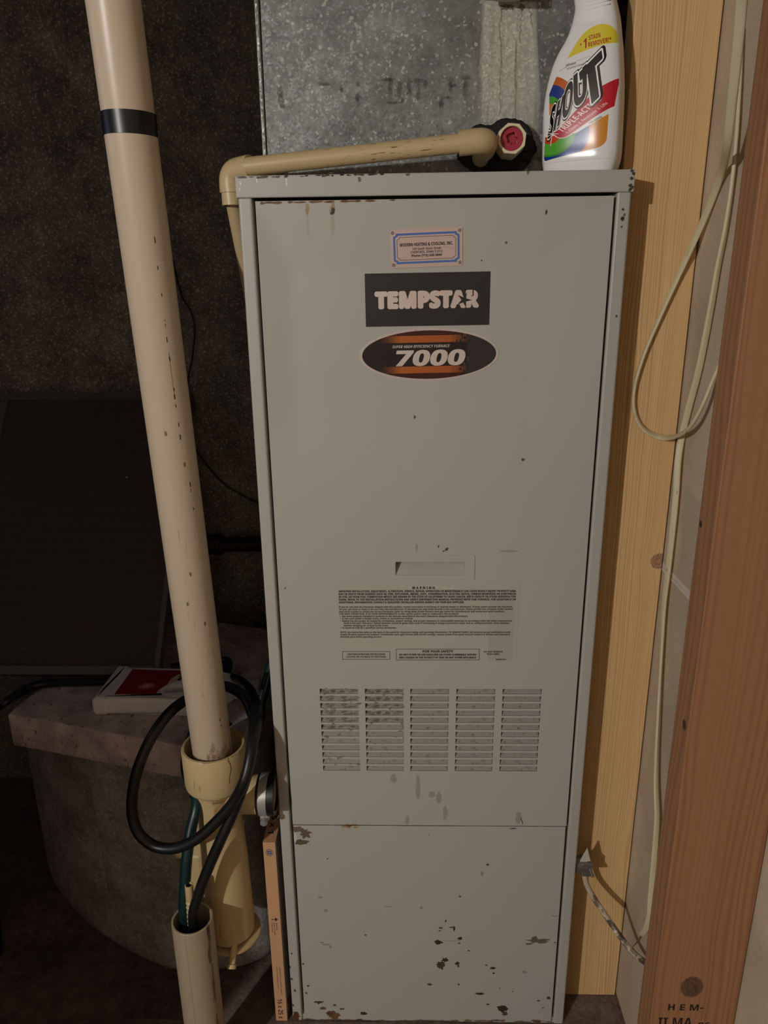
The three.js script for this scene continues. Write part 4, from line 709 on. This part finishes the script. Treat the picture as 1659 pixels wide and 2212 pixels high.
{
  const A = at(10, 1541, 'y', SLAB), B = at(400, 1612, 'y', SLAB), e = B.clone().sub(A).setY(0).normalize(), n = V(e.z, 0, -e.x); // n points to the back
  const P = (s, t) => [A.x + e.x * s + n.x * t, -(A.z + e.z * s + n.z * t)];
  const sh = new THREE.Shape(); const pts = []; const r = rng(12);
  const side = (s0, t0, s1, t1, k) => { for (let i = 0; i < k; i++) { const f = i / k; pts.push(P(s0 + (s1 - s0) * f + 0.0012 * (r() - 0.5), t0 + (t1 - t0) * f + 0.0015 * (r() - 0.5))); } };
  side(0.008, 0, 0.455, 0, 30); side(0.46, 0.006, 0.36, 0.42, 6); side(0.35, 0.43, 0.02, 0.44, 6); side(0.0, 0.43, 0, 0.008, 14);
  pts.forEach((p, i) => i ? sh.lineTo(...p) : sh.moveTo(...p)); sh.closePath();
  const g = extrude(sh, SLT, 0.003, 2); g.rotateX(-Math.PI / 2); g.translate(0, SLAB - SLT, 0);
  const t = dataTex(1024, 1024, (x, y) => { const v = 1 + 0.2 * fbm(x / 150, y / 150, 4) + 0.09 * fbm(x / 9, y / 9, 3), k = smooth(0.42, 0.55, fbm(x / 40 + 5, y / 70, 3)); return [188 * v * (1 - 0.3 * k), 172 * v * (1 - 0.32 * k), 168 * v * (1 - 0.34 * k)]; }); t.repeat.set(2.2, 2.2);
  tag(mesh('slab', metreUV(toCreasedNormals(g, 0.5)), mat({ map: t, roughness: 0.85, bumpMap: fineBump, bumpScale: 0.002 })), 'thick pale pinkish slab lying on the grey tub', 'slab');
}
{ // jug lying on its back, base to the left
  const A = at(200, 1552, 'y', SLAB);
  const jg = thing('detergent_jug', 'white plastic jug with red label lying on the slab', 'jug', [A.x, SLAB + 0.0005, A.z - 0.008]);
  jg.rotation.y = -0.02;
  // outline in (length, width), extruded upward
  const o = new THREE.Shape(); o.moveTo(0.0, 0.004); o.lineTo(0.004, 0); o.lineTo(0.03, 0.001); o.lineTo(0.12, 0.006); o.bezierCurveTo(0.15, 0.008, 0.16, 0.002, 0.185, 0.004); o.bezierCurveTo(0.215, 0.008, 0.235, 0.035, 0.242, 0.052); o.lineTo(0.262, 0.054); o.lineTo(0.262, 0.088); o.lineTo(0.242, 0.09); o.bezierCurveTo(0.22, 0.105, 0.19, 0.112, 0.15, 0.115); o.lineTo(0.004, 0.118); o.lineTo(0, 0.114); o.closePath();
  const hl = new THREE.Path(); hl.moveTo(0.128, 0.022); hl.bezierCurveTo(0.145, 0.01, 0.19, 0.01, 0.205, 0.024); hl.bezierCurveTo(0.218, 0.044, 0.21, 0.058, 0.195, 0.054); hl.bezierCurveTo(0.17, 0.048, 0.15, 0.056, 0.134, 0.05); hl.bezierCurveTo(0.122, 0.044, 0.12, 0.03, 0.128, 0.022); o.holes.push(hl);
  const th = 0.034, g = extrude(o, th, 0.009, 5); g.rotateX(-Math.PI / 2); mesh('body', toCreasedNormals(g, 0.9), M.white, jg);
  const fb = extrude(roundRect(-0.002, -0.002, 0.026, 0.12, 0.006), th + 0.002, 0.01, 4); fb.rotateX(-Math.PI / 2); fb.translate(0, -0.0004, 0); mesh('foot', fb, M.white, jg);
  mesh('cap', rod(V(0.25, th / 2, -0.071), V(0.285, th / 2, -0.071), 0.019, 0.018, 28), mat({ color: '#b8b2ad', roughness: 0.5 }), jg);
  const lt = canvasTex(900, 800, (c, W, H) => { c.fillStyle = '#8f1a20'; c.fillRect(0, 0, W, H); c.fillStyle = '#b8767a'; for (let i = 0; i < 9; i++) { c.globalAlpha = 0.22; blob(c, 300 + 40 * (i % 3), 520 + 30 * (i % 4), 60, 70, '#e2c2c2', i, 0.5); } c.globalAlpha = 1; c.fillStyle = '#d8c8a6'; c.beginPath(); c.ellipse(690, 390, 120, 250, 0.1, 0, 7); c.fill(); c.save(); c.translate(650, 90); c.rotate(Math.PI / 2 - 0.05); c.font = 'bold 170px sans-serif'; c.fillStyle = c.strokeStyle = '#0c0b0c'; c.lineWidth = 14; c.scale(520 / c.measureText('SHOUT').width, 1); c.fillText('SHOUT', 0, 0); c.strokeText('SHOUT', 0, 0); c.restore(); });
  const ls = new THREE.Shape(); ls.moveTo(0.034, 0.016); ls.lineTo(0.108, 0.018); ls.bezierCurveTo(0.11, 0.055, 0.13, 0.066, 0.162, 0.074); ls.lineTo(0.165, 0.1); ls.lineTo(0.034, 0.104); ls.closePath();
  const lg = extrude(ls, 0.0006); planarUV(lg, 0.03, 0.018, 0.14, 0.09); lg.rotateX(-Math.PI / 2); lg.translate(0, th - 0.0002, 0);
  mesh('label', lg, mat({ map: lt, roughness: 0.35 }), jg).userData.label = 'red label with black lettering';
}
{ // framed mesh filter leaning back against the wall
  const B = at(344, 1459, 'y', SLAB + 0.012), W = 0.425, L = 0.628, an = 39 * D2R, T = 0.02;
  const sc = thing('filter_screen', 'dark mesh air filter with thin metal frame leaning on the wall', 'filter', [B.x - W, SLAB + 0.0155, B.z + 0.004]);
  sc.rotation.x = -an;
  const rail = (x0, x1, y0, y1) => box(x0, x1, y0, y1, -T, 0, 0.0015);
  mesh('frame_rail', rail(0, 0.011, 0, L), M.alu, sc); mesh('frame_rail', rail(W - 0.011, W, 0, L), M.alu, sc); mesh('frame_rail', rail(0.011, W - 0.011, 0, 0.018), M.alu, sc); mesh('frame_rail', rail(0.011, W - 0.011, L - 0.016, L), M.alu, sc);
  const N = 64, ht = dataTex(N, N, (x, y) => { const a = Math.sin((x / N) * 2 * Math.PI), b = Math.sin((x / N + 2 * y / N) * 2 * Math.PI), v = clamp(0.5 + 0.5 * a * b, 0, 1), k = 60 + 90 * smooth(0.45, 0.9, v); return [k * 1.02, k * 0.95, k * 0.9]; });
  const hb = dataTex(N, N, (x, y) => { const a = Math.sin((x / N) * 2 * Math.PI), b = Math.sin((x / N + 2 * y / N) * 2 * Math.PI), v = 255 * clamp(0.5 + 0.5 * a * b, 0, 1); return [v, v, v]; }, false);
  for (const t of [ht, hb]) t.repeat.set(1 / 0.0065, 1 / 0.0065);
  const sh = box(0.008, W - 0.008, 0.014, L - 0.012, -T + 0.004, -0.005);
  mesh('mesh', metreUV(sh), mat({ map: ht, bumpMap: hb, bumpScale: 0.0015, roughness: 0.7, metalness: 0.2 }), sc).userData.label = 'dark woven filter mesh';
  mesh('fleck', new THREE.SphereGeometry(0.0018, 10, 8).scale(1, 1, 0.4).translate(0.305, 0.42, -0.004), M.white, sc);
}
// ------------------------------------------------------------------ cardboard furnace filter beside the cabinet
{
  const x0 = -0.2755, x1 = -0.2545, H = 0.397, z0 = -0.615, z1 = 0.0;
  const bf = thing('boxed_filter', 'cardboard-framed furnace filter standing against the furnace side', 'filter');
  const ink = '#33252e';
  const front = canvasTex(128, 2048, (c, W, Hh) => {
    c.fillStyle = '#c69a72'; c.fillRect(0, 0, W, Hh); const k = Hh / 0.397;
    const yy = (v) => Hh - at(582, v, 'z', 0).y * k;
    c.strokeStyle = '#46446a'; c.lineWidth = 6; c.beginPath(); c.ellipse(62, yy(1842), 34, 34, 0, 0, 7); c.stroke(); c.fillStyle = '#7474a4'; c.fillRect(44, yy(1842) - 16, 36, 32); c.strokeStyle = '#2f2c54'; c.strokeRect(44, yy(1842) - 16, 36, 32);
    c.fillStyle = ink; const ya = yy(1986); c.fillRect(30, ya - 4, 44, 9); c.beginPath(); c.moveTo(70, ya - 24); c.lineTo(70, ya + 24); c.lineTo(102, ya); c.closePath(); c.fill();
    const vt = (t, x, y, px, len) => { c.save(); c.translate(x, y); c.rotate(Math.PI / 2); c.font = `bold ${px}px sans-serif`; c.scale(len / c.measureText(t).width, 1); c.fillText(t, 0, 0); c.restore(); };
    vt('WARNING', 76, yy(1993), 17, 90); vt('AIR FLOW', 52, yy(1993), 17, 140); vt('DIRECTION', 28, yy(1993), 17, 110);
    vt('disposable furnace air filter replace', 78, yy(2089), 18, 330); vt('every thirty days of use', 46, yy(2089), 18, 260);
    vt('16 x 25 x 1', 32, yy(2157), 74, 300);
  });
  const top = canvasTex(128, 2048, (c, W, Hh) => { c.fillStyle = '#c69a72'; c.fillRect(0, 0, W, Hh); c.fillStyle = ink; c.save(); c.translate(30, Hh - 420); c.rotate(Math.PI / 2); c.font = 'bold 82px sans-serif'; c.scale(360 / c.measureText('16 x 25 x 1').width, 1); c.fillText('16 x 25 x 1', 0, 0); c.restore(); });
  const card = (t) => mat(t ? { map: t, roughness: 0.85 } : { color: '#c69a72', roughness: 0.85 });
  const fe = box(x0, x1, 0, H, z1 - 0.002, z1, 0.0007); planarUV(fe, x0, 0, x1 - x0, H); mesh('front_edge', fe, card(front), bf);
  const tg = box(x0, x1, H - 0.002, H, z0, z1 - 0.002); { const p = tg.attributes.position, uv = new Float32Array(p.count * 2); for (let i = 0; i < p.count; i++) { uv[2 * i] = (p.getX(i) - x0) / (x1 - x0); uv[2 * i + 1] = 1 - (p.getZ(i) - z0) / (z1 - z0); } tg.setAttribute('uv', new THREE.BufferAttribute(uv, 2)); }
  mesh('top_edge', tg, card(top), bf);
  mesh('frame_edge', [box(x0, x1, 0, 0.002, z0, z1 - 0.002), box(x0, x1, 0, H, z0 - 0.002, z0), box(x0, x0 + 0.001, 0.002, 0.03, z0, z1 - 0.002), box(x0, x0 + 0.001, H - 0.03, H - 0.002, z0, z1 - 0.002), box(x0, x0 + 0.001, 0.03, H - 0.03, z1 - 0.03, z1 - 0.002)], card(), bf);
  const zig = new THREE.Shape(); zig.moveTo(x0 + 0.003, -(z1 - 0.004)); const n = 40; for (let i = 0; i <= n; i++) zig.lineTo((i % 2 ? x1 - 0.003 : x0 + 0.003), -(z1 - 0.004) + i / n * (z1 - z0 - 0.008)); for (let i = n; i >= 0; i--) zig.lineTo((i % 2 ? x1 - 0.003 : x0 + 0.003) + 0.0012, -(z1 - 0.004) + i / n * (z1 - z0 - 0.008)); zig.closePath();
  const zg = new THREE.ExtrudeGeometry(zig, { depth: H - 0.006, bevelEnabled: false }); zg.rotateX(-Math.PI / 2); zg.translate(0, 0.003, 0);
  mesh('pleated_media', zg, mat({ color: '#b5b2aa', roughness: 0.95 }), bf);
}

// ------------------------------------------------------------------ gas pipe and thin wire on the back wall
{
  const c = at(520, 1176, 'z', -0.63), gp = thing('gas_pipe', 'dark iron gas pipe with a union along the back wall', 'pipe');
  mesh('pipe', [rod(V(-0.97, c.y, -0.63), V(-FW, c.y, -0.63), 0.0167, 0.0167, 28)], M.iron, gp);
  const u = at(466, 1176, 'z', -0.63).x, un = turned([[0.017, -0.022], [0.024, -0.021], [0.0245, -0.008], [0.026, -0.007], [0.026, 0.012], [0.0235, 0.014], [0.021, 0.018], [0.017, 0.019]], V(u, c.y, -0.63), V(1, 0, 0), 8);
  mesh('union', un, M.iron, gp).userData.label = 'black pipe union nut';
  const w = tube(px([[372, 560, -0.672], [386, 618, -0.668], [395, 645, -0.664], [410, 668, -0.662], [420, 698, -0.66], [420, 730, -0.66], [415, 775, -0.66], [407, 815, -0.662], [404, 900, -0.666], [418, 960, -0.668], [434, 988, -0.668], [452, 1012, -0.668], [480, 1042, -0.668], [512, 1064, -0.668], [560, 1088, -0.668], [590, 1098, -0.668]]), 0.0021, 160, 8);
  tag(mesh('thin_wire', w, M.blackRubber), 'thin black wire curving down the concrete wall', 'wire');
}

// ------------------------------------------------------------------ studs and cables on the right
const studMatA = mat({ roughness: 0.7, map: woodTex([222, 184, 130], [188, 145, 92], [234, 202, 152], 3, [[0.1, 0.872, 0.012, 0.013, 176, 134, 98], [0.07, 0.195, 0.006, 0.004, 176, 134, 84]], 260) });
function studGeo(x0, x1, z0, z1, h, W) { const g = box(x0, x1, 0.0, h, z0, z1, 0.0018); const q = g.index ? g.toNonIndexed() : g, p = q.attributes.position, n = q.attributes.normal, uv = new Float32Array(p.count * 2); for (let i = 0; i < p.count; i++) { uv[2 * i] = Math.abs(n.getX(i)) > 0.7 ? 0.75 + (p.getZ(i) - z0) / W * 0.65 : (p.getX(i) - x0) / W; uv[2 * i + 1] = p.getY(i) / 2.2; } q.setAttribute('uv', new THREE.BufferAttribute(uv, 2)); return q; }
tag(mesh('wall_stud', studGeo(0.2475, XR - 0.0022, -0.096, -0.058, CEIL - 0.002, 0.108), studMatA), 'pale yellow pine stud right beside the furnace', 'stud');
{
  const studMatB = mat({ roughness: 0.65, map: (() => {
    const base = woodTex([150, 106, 72], [128, 86, 56], [162, 118, 82], 7, [[at(1494, 2133, 'z', 0.325).x - 0.2545, at(1494, 2133, 'z', 0.325).y, 0.0135, 0.0165, 96, 68, 50], [0.075 + 0.004, at(1513, 1133, 'x', 0.2545).y, 0.0022, 0.0035, 40, 22, 12], [0.075 + 0.0175, at(1478, 1567, 'x', 0.2545).y, 0.0032, 0.006, 66, 40, 24]], 120, 512, 2048, 0.1);
    return base;
  })() });
  const b = thing('wall_stud', 'reddish brown lumber stud with a dark knot and stamp', 'stud', [0, 0, 0]);
  mesh('board', studGeo(0.2545, XR - 0.0012, 0.287, 0.325, CEIL - 0.002, 0.1), studMatB, b);
  // grade stamp: ink on the face
  const x0 = 0.262, w = 0.07, y1 = at(1460, 2160, 'z', 0.3255).y, h = 0.075, K = 9000;
  const ink = (c, W, H) => { c.fillStyle = '#000'; c.fillRect(0, 0, W, H); c.fillStyle = '#fff'; c.font = 'bold 105px sans-serif'; const t = (s, x, y, wd, px) => { c.font = `bold ${px}px sans-serif`; c.save(); c.translate(x, y); c.scale(wd / c.measureText(s).width, 1); c.fillText(s, 0, 0); c.restore(); }; const X = (u) => (at(u, 2178, 'z', 0.3255).x - x0) * K; t('H E M-', X(1441), 150, X(1520) - X(1441), 118); t('II MA', X(1425), 395, X(1500) - X(1425), 190); t('86', X(1513), 390, X(1540) - X(1513), 95); c.fillStyle = '#000'; const r = rng(40); for (let i = 0; i < 260; i++) { c.globalAlpha = 0.5; blob(c, r() * W, r() * H, 2 + r() * 5, 2 + r() * 5, '#000', i, 0.6); } };
  const st = new THREE.PlaneGeometry(w, h); st.translate(x0 + w / 2, y1 - h / 2, 0.3253);
  mesh('grade_stamp', st, mat({ color: '#170e0a', roughness: 0.8, transparent: true, alphaMap: canvasTex(w * K, h * K, ink, false) }), b).userData.label = 'dark inked grade stamp';
}
{
  const X = (l) => l.map(([u, v, x]) => at(u, v, 'x', x));
  // down the drywall, over the face of the pale stud and back to the drywall
  const c1 = flatCable([...px([[1612, -120, 0.2], [1607, -50, 0.19], [1602, 10, 0.175], [1592, 120, 0.15], [1580, 230, 0.12], [1571, 310, 0.09]]), ...X([[1556, 380, 0.347], [1524, 465, 0.3485]]), ...px([[1475, 575, -0.05], [1425, 685, -0.0525], [1388, 775, -0.0525], [1370, 845, -0.0525], [1372, 893, -0.0525], [1392, 928, -0.0525], [1428, 945, -0.051]]), ...X([[1466, 940, 0.337], [1496, 915, 0.335], [1520, 870, 0.338], [1540, 820, 0.344], [1562, 770, 0.347], [1600, 700, 0.347]])], 0.0105, 0.0048, (s) => 0.3 + 3.0 * s, 240);
  const jacket = speckTex('#cfc4a2', ['#a99c78', '#8d8060', '#b9ae8c'], 44, 40, 256, 1024);
  tag(mesh('looped_cable', c1, mat({ map: jacket, roughness: 0.5 })), 'flat cream cable hanging in a loop before the pale stud', 'cable');
  const hangC = thing('hanging_cable', 'cream cable hanging straight down the drywall to bare wire', 'cable');
  const c2 = flatCable(X([[1600, 60, 0.349], [1596, 190, 0.349], [1588, 330, 0.349], [1577, 430, 0.349], [1566, 500, 0.349], [1552, 570, 0.349], [1535, 668, 0.349], [1509, 800, 0.349], [1488, 880, 0.349], [1473, 942, 0.349], [1465, 992, 0.346], [1460, 1070, 0.347], [1452, 1152, 0.347], [1443, 1234, 0.347], [1435, 1300, 0.347], [1429, 1396, 0.347], [1422, 1540, 0.346], [1417, 1690, 0.345], [1419, 1765, 0.344], [1417, 1805, 0.343], [1411, 1878, 0.342], [1406, 1936, 0.342], [1403, 1978, 0.343], [1395, 2006, 0.344], [1386, 2019, 0.345]]), 0.0092, 0.0048, (s) => 1.4 + 5.5 * s, 260);
  mesh('jacket', c2, mat({ map: jacket.clone(), roughness: 0.5 }), hangC);
  mesh('bare_wire', tube(X([[1388, 2015, 0.345], [1380, 2028, 0.346], [1372, 2040, 0.346], [1365, 2046, 0.348]]), 0.0008, 24, 8), M.copper, hangC).userData.label = 'bare copper wire end';
  const dirty = canvasTex(1024, 128, (c, W, H) => { c.fillStyle = '#b9ab92'; c.fillRect(0, 0, W, H); const r = rng(52); for (let i = 0; i < 240; i++) { c.globalAlpha = 0.35 + 0.5 * r(); const x = W * r() ** 0.6; if (x < 180 && r() < 0.75) continue; blob(c, x, H * r(), 6 + r() * 26, 5 + r() * 22, ['#5b4a3b', '#43352a', '#6e5a47', '#d3cabb'][i % 4], i, 0.7); } });
  const feed = tube([V(FW + 0.016, at(1262, 1866, 'z', -0.02).y - 0.004, -0.02), ...px([[1261, 1884, -0.016], [1268, 1912, -0.012], [1282, 1938, -0.006], [1303, 1970, 0.004], [1325, 2002, 0.018], [1345, 2030, 0.033], [1365, 2054, 0.05]]), at(1392, 2078, 'x', 0.343), at(1420, 2096, 'x', 0.343), at(1450, 2110, 'x', 0.344)], 0.0047, 120, 14);
  tag(mesh('power_cable', feed, mat({ map: dirty, roughness: 0.6 })), 'dirty brown-spotted cable sagging from the furnace side clamp', 'cable');
}

// ------------------------------------------------------------------ the lamp of the outer room, and what the badges mirror
{
  const lp = thing('pendant_lamp', 'bare hanging bulb in the outer room behind the photographer', 'lamp', BULB.toArray());
  mesh('bulb', new THREE.LatheGeometry([[0.0001, -0.03], [0.014, -0.027], [0.024, -0.017], [0.029, -0.002], [0.027, 0.014], [0.018, 0.03], [0.013, 0.045], [0.012, 0.052]].map((p) => new THREE.Vector2(...p)), 28), mat({ color: '#fff4e2', emissive: '#ffe9cc', emissiveIntensity: 6, roughness: 0.4 }), lp);
  mesh('socket', rod(V(0, 0.05, 0), V(0, 0.1, 0), 0.016, 0.018, 20), M.white, lp);
  mesh('cord', rod(V(0, 0.1, 0), V(0, CEIL - BULB.y, 0), 0.003, 0.003, 8), M.blackRubber, lp);
  const l = new THREE.PointLight(new THREE.Color(1.0, 0.975, 0.94), BULB_POWER, 0, 2); l.castShadow = true; l.shadow.radius = 2.0; l.shadow.mapSize.set(2048, 2048); l.shadow.bias = -0.0005; lp.add(l);
}
{
  const s = new THREE.Shape(); s.moveTo(-0.28, -0.62); for (let i = 0; i <= 20; i++) s.lineTo(-0.28 + 0.028 * i, -0.62 + 0.012 * Math.sin(i * 1.3)); s.lineTo(0.27, 0.42); s.lineTo(-0.27, 0.42); s.closePath();
  const g = extrude(s, 0.02, 0.005); g.rotateY(Math.PI); g.translate(0.06, 1.35, 4.198);
  tag(mesh('pink_reflector', g, mat({ color: '#d77c74', roughness: 0.95 })), 'pink towel added unseen behind the camera for the badges to mirror', 'reflector');  // stands in for pink clothing mirrored in the badges; added, out of view
}
scene.traverse((o) => { if (o.isMesh) { o.castShadow = true; o.receiveShadow = true; } });
renderer.render(scene, camera);
